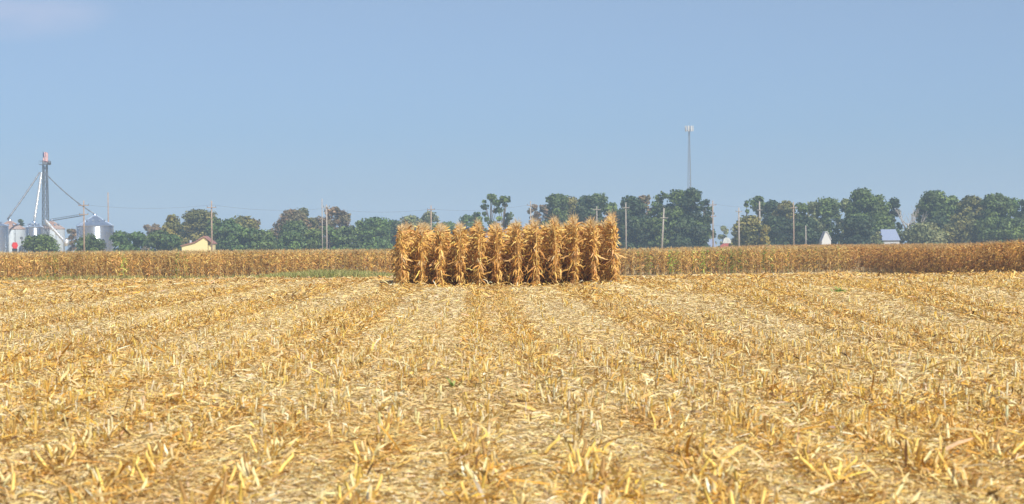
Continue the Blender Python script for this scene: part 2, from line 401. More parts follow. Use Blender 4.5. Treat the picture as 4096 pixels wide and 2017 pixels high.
# ------------------------------------------------------------------ the block of standing corn: 12 rows
ROW = 0.762
BY0 = 88.2                                  # front of the block
PL = 0.175                                  # plant spacing in a row
row_x = [ROW*(k - 4) + 0.09 for k in range(12)]
ear_bm = MB().lathe([(0.004, 0), (0.026, 0.02), (0.032, 0.08), (0.026, 0.16), (0.012, 0.22), (0.003, 0.25)], n=9)
kinds = []
for q in range(20):
    h = np.array([rng.uniform(2.45, 2.72)]); b0 = np.zeros((1, 3)); b0[0, 2] = -0.02
    A = Acc(); corn_stalks(A, b0, h, 7, 0.0155); st = A.mesh('stalk')
    A = Acc(); wide = 0.62 if q < 8 else 0.85       # first eight kinds hang close to the stalk
    lo = 0.02 if q < 8 else 0.30 if q < 16 else 0.03
    if q < 8:
        corn_leaves(A, b0, h, 24, 8, 0.72, 0.60, 0.04, 0.98, acrossrow=1.6, pw=0.16, curl=0.22, steep=True)
        corn_leaves(A, b0, h, 22, 6, 0.60, 0.50, 0.0, 0.97, acrossrow=1.6, pw=1.0, hug=True)
        corn_leaves(A, b0, h, 6, 8, 0.9, 0.85, 0.15, 0.9, acrossrow=0.8, pw=0.4, curl=0.4)
        corn_leaves(A, b0, h, 9, 6, 0.7, 0.62, 0.72, 0.96, acrossrow=1.6, pw=0.5, curl=0.4)
    else:
        corn_leaves(A, b0, h, 14 if q < 16 else 20, 8, 0.85, wide, lo, 0.98, acrossrow=0.5, pw=0.38, curl=0.5)
        corn_leaves(A, b0, h, 14, 7, 0.65, 0.5, 0.32 if q < 16 else 0.05, 1.0, acrossrow=1.6, pw=0.25, curl=0.35)
        corn_leaves(A, b0, h, 12, 6, 0.6, 0.45, 0.0, 0.95, acrossrow=1.6, pw=1.0, hug=True)
    if q < 8: corn_leaves(A, b0, h, 10, 7, 0.7, 0.7, 0.08, 0.40, acrossrow=1.6, pw=0.2, curl=0.2, steep=True)
    corn_leaves(A, b0, h, 9, 7, 0.6, 0.55, 0.86, 1.05, acrossrow=1.6, pw=0.8)
    lf = A.mesh('foliage')
    A = Acc(); corn_tassels(A, b0, h, 16, 0.013); ts = A.mesh('tassel')
    kinds.append((st, lf, ts))
ear_me = bpy.data.meshes.new('ear'); ear_me.from_pydata(ear_bm.v, [], ear_bm.f); ear_me.update()
for me, mt in [(k[0], M_STALK) for k in kinds] + [(k[1], M_LEAF) for k in kinds] + [(k[2], M_LEAF) for k in kinds] + [(ear_me, M_EAR)]:
    me.materials.append(mt)

ORD = ['first', 'second', 'third', 'fourth', 'fifth', 'sixth', 'seventh', 'eighth', 'ninth', 'tenth', 'eleventh', 'twelfth']
def corn_plant(x, y, q, label, group, sc=1.0, front=False):
    st, lf, ts = kinds[q]
    r = empty('corn_plant', (x, y, gz(x, y)), rng.uniform(0, 6.28) if not front else rng.choice([0.0, math.pi]) + rng.normal(0, 0.5), label, 'corn plant', group)
    r.scale = (1, 1, sc)
    link('stalk', st, None, r); link('foliage', lf, None, r); link('tassel', ts, None, r)
    e = link('ear', ear_me, None, r); e.location = (0.02, 0.0, 1.05 + 0.1*(q % 4)); e.rotation_euler = (0.0, 2.5 if q % 2 else 0.5, 0)
    return r
NIND = 25
for k, x in enumerate(row_x):
    nm = 'leftmost' if k == 0 else 'rightmost' if k == 11 else ORD[k] + ' (from left)'
    y0 = BY0 + [0.0, 0.5, 0.3, 0.2, 0.0, 0.3, 0.1, 0.4, 0.2, 0.0, 0.5, 0.2][k]
    hs = [0.93, 0.93, 0.95, 0.94, 0.98, 0.97, 0.99, 1.02, 1.03, 1.04, 0.99, 1.04][k]
    for j in range(NIND):
        lab = (f'dried corn plant fronting the {nm} row of the standing block') if j == 0 else \
              (f'dried corn plant behind the front one in the {nm} row of the block')
        gname = 'frontmost corn plants of the twelve rows' if j == 0 else f'corn plants along the {nm} row of the block'
        corn_plant(x + rng.normal(0, 0.025), y0 + j*PL + rng.normal(0, 0.02), int(rng.integers(0, 8) if j < (9 if k in (0, 11) else 2) else rng.integers(8, 16) if j < 9 else rng.integers(16, 20)), lab, gname, hs*1.03*rng.uniform(0.95, 1.05), j == 0)
# the rest of the block, behind
bx = []; bs = []
for k, x in enumerate(row_x):
    yy = BY0 + NIND*PL + 0.4 + np.arange(0, 11, PL)
    bx.append(np.stack([x + rng.normal(0, 0.03, len(yy)), yy, np.zeros(len(yy))], -1))
B = np.concatenate(bx); B[:, 2] = ground(B[:, 0], B[:, 1]); hB = rng.uniform(2.42, 2.75, len(B))
A = Acc(); corn_stalks(A, B, hB, 4); corn_leaves(A, B, hB, 20, 6, 1.3, 0.9, 0.02, acrossrow=0.5); corn_tassels(A, B, hB, 6)
o = link('standing_corn', A.mesh('standing_corn'), M_LEAF)
tag(o, 'mass of dried corn plants filling the back of the standing block', 'corn', kind='stuff')

# ------------------------------------------------------------------ far corn field
def edge_y(x):
    return np.interp(x, [-90, -50, -15, 12, 30, 37.0], [194, 200, 212, 226, 220, 213])
def tint_far(P):
    x, y = P[:, 0], P[:, 1]; n = len(P)
    t = np.ones((n, 3))*rng.uniform(0.8, 1.15, (n, 1))
    v = 0.9 + 0.12*np.sin(x*0.7 + np.sin(y*0.3)) + 0.06*np.sin(x*2.3 + 1)
    t *= v[:, None]
    gm = np.exp(-((x - 22)/6.5)**2)*(0.5 + 0.5*np.sin(x*2.0)) * (y < edge_y(x) + 4)
    gm = np.where((x < -25) & (y < edge_y(x) + 3), np.maximum(gm, 0.22*(np.sin(x*1.1) > 0.4)), gm)
    isg = rng.random(n) < gm*0.5
    t[isg] *= np.array([0.50, 1.05, 0.50])
    t *= np.array([0.93, 0.93, 0.82])
    red = (x > 36)
    t[red] *= np.array([0.86, 0.76, 0.72])
    return t
def field(pts, nl, k, wm, low, nb, stalk=True):
    P = np.array(pts); P = np.column_stack([P, ground(P[:, 0], P[:, 1])])
    h = rng.uniform(2.35, 2.75, len(P)); t = tint_far(P)
    if stalk: corn_stalks(FA, P, h, 3, 0.016*wm**0.5, t)
    corn_leaves(FA, P, h, nl, k, wm, 0.85, low, 1.0, t, acrossrow=1.4, pw=0.4)
    if nb: corn_tassels(FA, P, h, nb, 0.02*wm**0.5, t)
FA = Acc()
p = [(x + rng.normal(0, 0.06), float(edge_y(x)) + rng.uniform(-0.5, 0.5) + j*0.3) for x in np.arange(-75, 37, ROW) for j in range(22)]
field(p, 14, 5, 1.2, 0.12, 4)
p = [(37 + i*ROW + rng.normal(0, 0.06), y + rng.normal(0, 0.05)) for i in range(10) for y in np.arange(128, 217, 0.25)]
field(p, 14, 5, 1.15, 0.22, 4)
# deeper: only the upper parts show over the front rows
p = []
for y in np.geomspace(0.1, 1.0, 60):
    dy = 7 + (y - 0.1)/0.9*165
    step = 0.45 + dy*0.006
    for x in np.arange(-105, 37, step):
        Y = float(edge_y(x)) + dy + rng.uniform(-0.8, 0.8)*(1 + dy*0.01)
        if Y < 405 and abs(x - 3) < Y*0.26: p.append((x + rng.normal(0, 0.2), Y))
field(p, 7, 3, 2.2, 0.45, 3, False)
p = []
for x in np.concatenate([np.arange(44.7, 60, 0.76), np.arange(60, 110, 1.6)]):
    for Y in np.arange(128, 405, 0.9 + max(0, (x-46))*0.03):
        if x < Y*0.27: p.append((x + rng.normal(0, 0.15), Y + rng.uniform(-0.4, 0.4)))
field(p, 7, 3, 2.0, 0.45, 3, False)
print('field verts', FA.n)
o = link('corn_field', FA.mesh('corn_field'), M_LEAF)
tag(o, 'wide field of ripe brown corn standing beyond the harvested ground', 'corn field', kind='stuff')

# ------------------------------------------------------------------ stubble and residue
def half_w(y): return y*0.262 + 0.8
# strength of standing stubble per planted row (combine passes leave flattened lanes)
def patch(x, y):
    a = np.sin(x*0.83 + 1.7*np.sin(y*0.21 + 0.5)) + np.sin(y*0.47 + 1.3*np.sin(x*0.6 + 2.0)) + 0.7*np.sin(x*1.9 + y*0.9) + 0.5*np.sin(x*3.1 - y*1.7)
    return np.clip(0.5 + a*0.22, 0, 1)
def row_strength(x, y):
    r = np.round(x/ROW)
    lane = np.clip(-0.1 + 1.35*lane_(r*ROW), 0.12, 1.15)       # pairs of standing rows between flattened lanes
    near = 0.38 + 0.62*patch(x, y)
    w = 0.9*sstep(24, 42, y)*np.where(x < -1, 0.8, 1.0)
    return lane*w + near*(1 - w)
LA = Acc()
def litter(y0, y1, dens, Lm, Wm, k=2, lift=0.03, steep=0.25, rowy=1.0):
    area = (half_w(y0) + half_w(y1))*(y1 - y0); n = int(area*dens)
    y = y0 + (y1 - y0)*np.sqrt(rng.random(n)*(1 - (y0/y1)**2) + (y0/y1)**2) if False else np.interp(rng.random(n), np.cumsum(half_w(np.linspace(y0, y1, 50)))/np.sum(half_w(np.linspace(y0, y1, 50))), np.linspace(y0, y1, 50))
    x = rng.uniform(-1, 1, n)*half_w(y)
    xr = np.round(x/ROW)*ROW; tor = rng.random(n) < 0.55*np.clip(row_strength(x, y), 0, 1)*rowy
    x = np.where(tor, xr + rng.normal(0, 0.10 + 0.0012*y, n), x)
    s = row_strength(x, y)*(0.5 + 0.8*tor)
    z = ground(x, y) + rng.exponential(lift, n)*(0.4 + 1.2*s)
    az = rng.uniform(0, 2*math.pi, n); el = rng.normal(0, steep, n)*(0.35 + 0.9*s)
    L = Lm*np.clip(rng.lognormal(0, 0.4, n), 0.3, 1.9); w = Wm*np.clip(rng.lognormal(0, 0.4, n), 0.3, 2)
    p0 = np.stack([x, y, z], -1)
    path, side, t = leaf_paths(p0 - 0, az, L, el + 0.1, el - rng.uniform(0, 0.4, n), k, 0.3, 1.0)
    fl = rng.random(n) < 0.75                              # most pieces lie flat
    up = np.array([0, 0, 1.0]); hd_ = np.stack([-np.sin(az), np.cos(az), np.zeros(n)], -1)
    rl_ = rng.normal(0, 0.45, (n, 1)); hd_ = hd_*np.cos(rl_) + up*np.sin(rl_)
    side = np.where(fl[:, None, None], hd_[:, None]*np.ones_like(side), side)
    gzk = ground(path[..., 0], path[..., 1]); path[..., 2] = np.maximum(path[..., 2], gzk + 0.004)
    ww = np.broadcast_to(w[:, None], path.shape[:2]).copy()
    if k > 2: ww[:, 0] *= 0.6; ww[:, -1] *= 0.35
    c = pick(STRAW, n, 0.14, STRAW_W)
    pale = (1 - np.clip(s, 0, 1))[:, None]*0.42
    c = c*(1 - pale) + np.array([0.86, 0.68, 0.39])*pale
    dk = (sstep(0.52, 0.85, patch(x*1.3 + 4, y*0.9))*(1 - sstep(30, 44, y)))[:, None]; c = c*(1 - dk + dk*np.array([0.95, 0.88, 0.74]))  # browner leaf patches up close, also darkened in colour as shadow pockets
    bl = (0.22*patch(x*0.6 + 9, y*0.5))[:, None]; c = c*(1 - bl) + (c.mean(1, keepdims=True)*np.array([1.12, 1.03, 0.80]))*bl
    c = c*np.where((tor & (s > 0.8))[:, None], np.array([0.92, 0.79, 0.60]), 1.0)
    LA.add(strips(path, side, ww), c)
litter(12, 20, 3600, 0.050, 0.0075, 2, 0.008, 0.2)
litter(12, 20, 420, 0.095, 0.010, 3, 0.02, 0.3)
litter(12, 20, 45, 0.06, 0.022, 3, 0.012, 0.25)
litter(20, 34, 20, 0.07, 0.022, 2, 0.014, 0.25)
litter(12, 20, 11, 0.22, 0.016, 4, 0.03, 0.35)
litter(20, 34, 1700, 0.062, 0.010, 2, 0.010, 0.2)
litter(20, 34, 190, 0.11, 0.013, 3, 0.022, 0.3)
litter(20, 34, 6, 0.24, 0.018, 4, 0.04, 0.35)
litter(34, 60, 1000, 0.065, 0.012, 2, 0.014, 0.2)
litter(34, 60, 40, 0.12, 0.014, 2, 0.025, 0.3)
litter(60, 96, 430, 0.09, 0.017, 2, 0.014, 0.18)
litter(60, 96, 20, 0.22, 0.03, 2, 0.02, 0.2)
litter(96, 150, 120, 0.17, 0.036, 2, 0.018, 0.15)
litter(150, 216, 34, 0.28, 0.06, 2, 0.02, 0.15)
litter(12, 34, 2.5, 0.34, 0.010, 4, 0.03, 0.15)             # a few long fallen stalks
n = 1500                                                   # leaves dropped round the foot of the standing block
x = rng.uniform(-3.6, 6.2, n); y = BY0 + rng.normal(-0.1, 0.45, n); az = rng.uniform(0, 6.28, n)
path, side, t = leaf_paths(np.stack([x, y, ground(x, y) + rng.exponential(0.04, n)], -1), az, rng.uniform(0.1, 0.4, n), rng.uniform(0, 0.8, n), rng.uniform(-0.6, 0.2, n), 4, curl=0.2)
path[..., 2] = np.maximum(path[..., 2], ground(path[..., 0], path[..., 1]) + 0.005)
LA.add(strips(path, side, 0.03*np.ones(path.shape[:2])), pick(STRAW[:4] + LEAFC[:2], n, 0.15))
# scattered loose stubs knocked out of the rows
print('litter verts', LA.n)
o = link('straw_residue', LA.mesh('straw_residue'), M_LITTER)
tag(o, 'chopped straw, husks and leaves scattered thickly over the harvested field', 'crop residue', kind='stuff')

# cut stalks standing in the rows
def stub_points(y0, y1, sp):
    out = []
    for r in range(-90, 91):
        x = r*ROW
        ya = max(y0, (abs(x) - 0.8)/0.262)
        if ya >= y1: continue
        yy = np.arange(ya, y1, sp); yy = yy + rng.normal(0, sp*0.3, len(yy))
        keep = rng.random(len(yy)) < row_strength(x, yy)*(0.75 + 0.35*np.sin(yy*0.8 + r*1.7))
        yy = yy[keep]
        inb = (yy > BY0 - 0.6) & (yy < BY0 + 16.5) & (-4.5 <= r) & (r <= 7.5)
        yy = yy[~inb]
        out.append(np.stack([np.full(len(yy), x) + rng.normal(0, 1, len(yy))*np.where(yy < 36, 0.085, 0.05), yy], -1))
    P = np.concatenate(out); return np.column_stack([P, ground(P[:, 0], P[:, 1])])
STC = [(0.80, 0.55, 0.14), (0.68, 0.42, 0.09), (0.82, 0.65, 0.30), (0.48, 0.28, 0.08), (0.86, 0.74, 0.46)]
def stub_mesh(SA, P, m=5, ns=4, kk=4, hm=1.0, wm=1.0):
    n = len(P); h = rng.uniform(0.07, 0.20, n)*hm; ln = rng.normal(0, 0.14, (n, 2))
    t = np.linspace(0, 1, 2)
    path = P[:, None] - np.array([0, 0, 0.02]) + np.stack([ln[:, :1]*t*h[:, None], ln[:, 1:]*t*h[:, None], t[None]*h[:, None]], -1)
    SA.add(tubes(path, np.broadcast_to(0.011*wm*rng.uniform(0.7, 1.2, (n, 1)), (n, 2)), m), pick(STC, n, 0.1))
    N = n*ns
    p0 = np.repeat(P, ns, 0) + np.column_stack([rng.normal(0, 0.018, (N, 2)), np.zeros(N)])
    L = rng.uniform(0.06, 0.2, N)*hm; e0 = rng.uniform(0.8, 1.55, N); e1 = e0 - rng.exponential(0.7, N)
    pth, side, tt = leaf_paths(p0, rng.uniform(0, 6.28, N), L, e0, e1, kk)
    w = 0.016*wm*rng.uniform(0.5, 1.5, (N, 1))*(1.05 - 0.75*tt)
    SA.add(strips(pth, side, w), pick(STC, N, 0.13))
NEAR = 17.6
S2 = Acc()
n = 1500; y = 17.8 + 18*rng.random(n)**0.8; x = rng.uniform(-1, 1, n)*half_w(y)
stub_mesh(S2, np.column_stack([x, y, ground(x, y)]), 5, 4, 3, 0.8)
P = stub_points(NEAR, 40, 0.11); stub_mesh(S2, P, 5, 5, 3)
P = stub_points(40, 90, 0.15); stub_mesh(S2, P[P[:, 1] < 62], 3, 5, 3, 0.95, 1.3); stub_mesh(S2, P[P[:, 1] >= 62], 3, 5, 3, 0.75, 1.4)
P = stub_points(90, 150, 0.4); stub_mesh(S2, P, 3, 5, 2, 0.6, 1.8)
P = stub_points(150, 212, 0.7); stub_mesh(S2, P[np.abs(P[:, 0]) < 60], 3, 5, 2, 0.5, 2.4)
print('stub verts', S2.n)
o = link('corn_stubble', S2.mesh('corn_stubble'), M_LITTER)
tag(o, 'rows of short cut corn stalks standing across the harvested field', 'stubble', kind='stuff')

# nearest cut stalks, one by one
SK = []
for q in range(12):
    h = rng.uniform(0.07, 0.18)
    A = Acc(); a, b = rng.normal(0, 0.05, 2)
    path = np.array([[[0, 0, -0.03], [a*0.5, b*0.5, h*0.5], [a, b, h - 0.01], [a + 0.006, b, h + 0.012]]]); A.add(tubes(path, np.array([[0.014, 0.0125, 0.0115, 0.006]]), 7), pick(STC[:4], 1, 0.08))
    st = A.mesh('stalk'); st.materials.append(M_STALK)
    A = Acc(); N = 6
    p0 = np.column_stack([rng.normal(0, 0.015, (N, 2)), np.zeros(N)]); L = rng.uniform(0.06, 0.19, N); e0 = rng.uniform(0.4, 1.5, N)
    pth, side, tt = leaf_paths(p0, rng.uniform(0, 6.28, N), L, e0, e0 - rng.exponential(1.0, N), 6, curl=0.15)
    A.add(strips(pth, side, 0.018*rng.uniform(0.5, 1.5, (N, 1))*np.sin((0.25 + 0.72*tt)*math.pi)), pick(STC, N, 0.1))
    lf = A.mesh('husk'); lf.materials.append(M_LITTER)
    SK.append((st, lf))
P = stub_points(12.2, NEAR, 0.13)
P = P[np.abs(P[:, 0]) < P[:, 1]*0.235 + 0.1]
P = P[np.argsort(P[:, 1])][:285]
print('near stubs', len(P))
for x, y, z in P:
    q = int(rng.integers(0, 12))
    r = empty('cut_stalk', (x, y, z), rng.uniform(0, 6.28), 'short cut corn stalk with torn dry husk, nearest part of the stubble', 'cut stalk', 'cut corn stalks in the nearest stubble rows')
    link('stalk', SK[q][0], None, r); link('husk', SK[q][1], None, r)

# green grass strip at the foot of the far corn, left of the block
GA = Acc()
def grass(n, cx, sx, dy0, dy1, hmax):
    x = rng.normal(cx, sx, n); y = edge_y(x) - rng.uniform(dy0, dy1, n)
    hh = hmax*np.exp(-((x - cx)/(sx*1.6))**2)*rng.uniform(0.5, 1.1, n)
    p0 = np.stack([x, y, ground(x, y)], -1)
    path, side, t = leaf_paths(p0, rng.uniform(0, 6.28, n), hh, rng.uniform(1.0, 1.55, n), rng.uniform(0, 1.2, n), 3)
    GA.add(strips(path, side, 0.06*(1.05 - 0.8*t)*np.ones((n, 1))), pick([(0.30, 0.33, 0.08), (0.42, 0.42, 0.12), (0.52, 0.46, 0.18)], n, 0.15))
grass(5200, -13.5, 4.2, 0.5, 6, 0.95)
grass(2600, -38, 16, 0.4, 3, 0.55)
o = link('grass', GA.mesh('grass'), M_GRASS); tag(o, 'strip of fresh green grass at the foot of the far corn', 'grass', kind='stuff')

# ------------------------------------------------------------------ trees
PAL = {
 'dark':  [(0.050, 0.080, 0.032), (0.070, 0.105, 0.040), (0.040, 0.062, 0.034)],
 'mid':   [(0.075, 0.120, 0.038), (0.100, 0.150, 0.050), (0.060, 0.095, 0.040)],
 'green': [(0.070, 0.130, 0.045), (0.090, 0.155, 0.050), (0.055, 0.100, 0.040)],
 'olive': [(0.140, 0.145, 0.050), (0.170, 0.165, 0.060), (0.100, 0.115, 0.045)],
 'yellow':[(0.240, 0.210, 0.050), (0.190, 0.180, 0.055), (0.130, 0.140, 0.045)],
 'brown': [(0.155, 0.125, 0.085), (0.120, 0.110, 0.070), (0.180, 0.130, 0.090)],
 'pale':  [(0.150, 0.185, 0.095), (0.120, 0.150, 0.080), (0.180, 0.200, 0.110)],
}
def tree(u, vt, hw, Y, pal, label, cat='tree', base_frac=0.05, openness=0.0, group=None, name='broadleaf_tree', leaf=1.0, barkmat=None, skew=0.0, shrub=False):
    top = pt(u*1.59, vt*1.59, Y); x = top.x; gb = gz(x, Y); H = top.z - gb; rw = hw*(1.24 if openness < 0.6 else 1.02)*1.59*Y/FPX
    t = empty(name, (x, Y, gb), 0, label, cat, group)
    tb = MB(); tr = max(0.12, H*0.018)
    nl = 4 if shrub else 7
    hb = H*base_frac
    lob = []
    # lobes of foliage spread through the crown envelope
    nlob = int(np.clip(16 + rw*H*0.62, 26, 105)*(0.45 if openness > 0.6 else 1)) if not shrub else 34
    for i in range(nlob):
        f = random.random(); s = rw*random.uniform(0.15, 0.38)*(1 - 0.2*openness)
        zc = min(H - s*0.9, hb + (H - hb)*(0.02 + 0.94*f**1.15))
        if shrub: s = rw*random.uniform(0.26, 0.42); zc = H*random.uniform(0.05, 0.8); f = (zc - hb)/(H - hb)
        prof = (1 - max(0, f - 0.55)**2*3.4) if not shrub else math.sqrt(max(0.08, 1 - (f*0.95)**2))
        a = random.uniform(0, 2*math.pi); rr = rw*prof*random.uniform(0.3, 0.95)
        lob.append((math.cos(a)*rr + skew*f*rw, math.sin(a)*rr*0.9, zc, s))
    lob.append((0, 0, H - rw*0.3, rw*0.3))
    if openness > 0.3:
        random.shuffle(lob); lob = lob[:max(7, int(len(lob)*(1 - openness*0.5)))]
    # trunk and limbs
    tb.tube([(0, 0, -0.2), (0.1, 0, H*0.3), (skew*rw*0.3, 0.1, H*0.55), (skew*rw*0.5, 0, H*0.8)], [tr*1.2, tr, tr*0.7, tr*0.25], 7)
    for (lx, ly, lz, s) in lob[:nl + 4]:
        z0 = max(hb*0.8, min(H*0.6, lz*0.55)); tb.tube([(0, 0, z0), (lx*0.5, ly*0.5, (z0 + lz)*0.52), (lx, ly, lz)], [tr*0.45, tr*0.3, tr*0.1], 5)
    tb.build('trunk', barkmat or M_BARK, t, True)
    V = []; C = []; pl = np.array(PAL[pal])
    lz_ = []
    for (lx, ly, lz, s) in lob:
        n = int(np.clip(s*s*(85 if not shrub else 130)*(1 - 0.3*openness), 60, 300))
        d = rng.normal(0, 1, (n, 3)); d /= np.linalg.norm(d, axis=1, keepdims=True)
        rad = s*rng.uniform(0.25, 1.55, (n, 1))**0.8
        p = d*rad*np.array([1.05, 1.05, 0.78]) + np.array([lx, ly, lz])
        p[:, 2] = np.maximum(p[:, 2], 0.15)
        c = pl[rng.integers(0, len(pl))]*rng.uniform(0.75, 1.25)*(np.array([1.0, 1.0, 1.0]) if pal == 'dark' else np.array([1.5, 1.36, 1.05]))
        V.append((p, d)); C.append(np.clip(c*(1 + rng.normal(0, 0.2, (n, 1))), 0.01, 0.6))
    p = np.concatenate([a for a, _ in V]); d = np.concatenate([b for _, b in V]); c = np.concatenate(C); n = len(p)
    nr = d + rng.normal(0, 0.6, (n, 3)) + np.array([0, 0, 0.3]); nr /= np.linalg.norm(nr, axis=1, keepdims=True)
    a = np.cross(nr, rng.normal(0, 1, (n, 3))); a /= np.linalg.norm(a, axis=1, keepdims=True); b = np.cross(nr, a)
    sz = rng.uniform(0.16, 0.42, (n, 1))*leaf*(1.0 if not shrub else 0.8)
    q = np.stack([p - a*sz - b*sz*0.6, p + a*sz*0.4 - b*sz, p + a*sz + b*sz*0.5, p - a*sz*0.3 + b*sz], 1).reshape(-1, 3)
    F = np.arange(4*n).reshape(-1, 4)
    link('crown', np_mesh('crown', q, F, np.repeat(c, 4, 0)), M_CROWN, t)
    return t

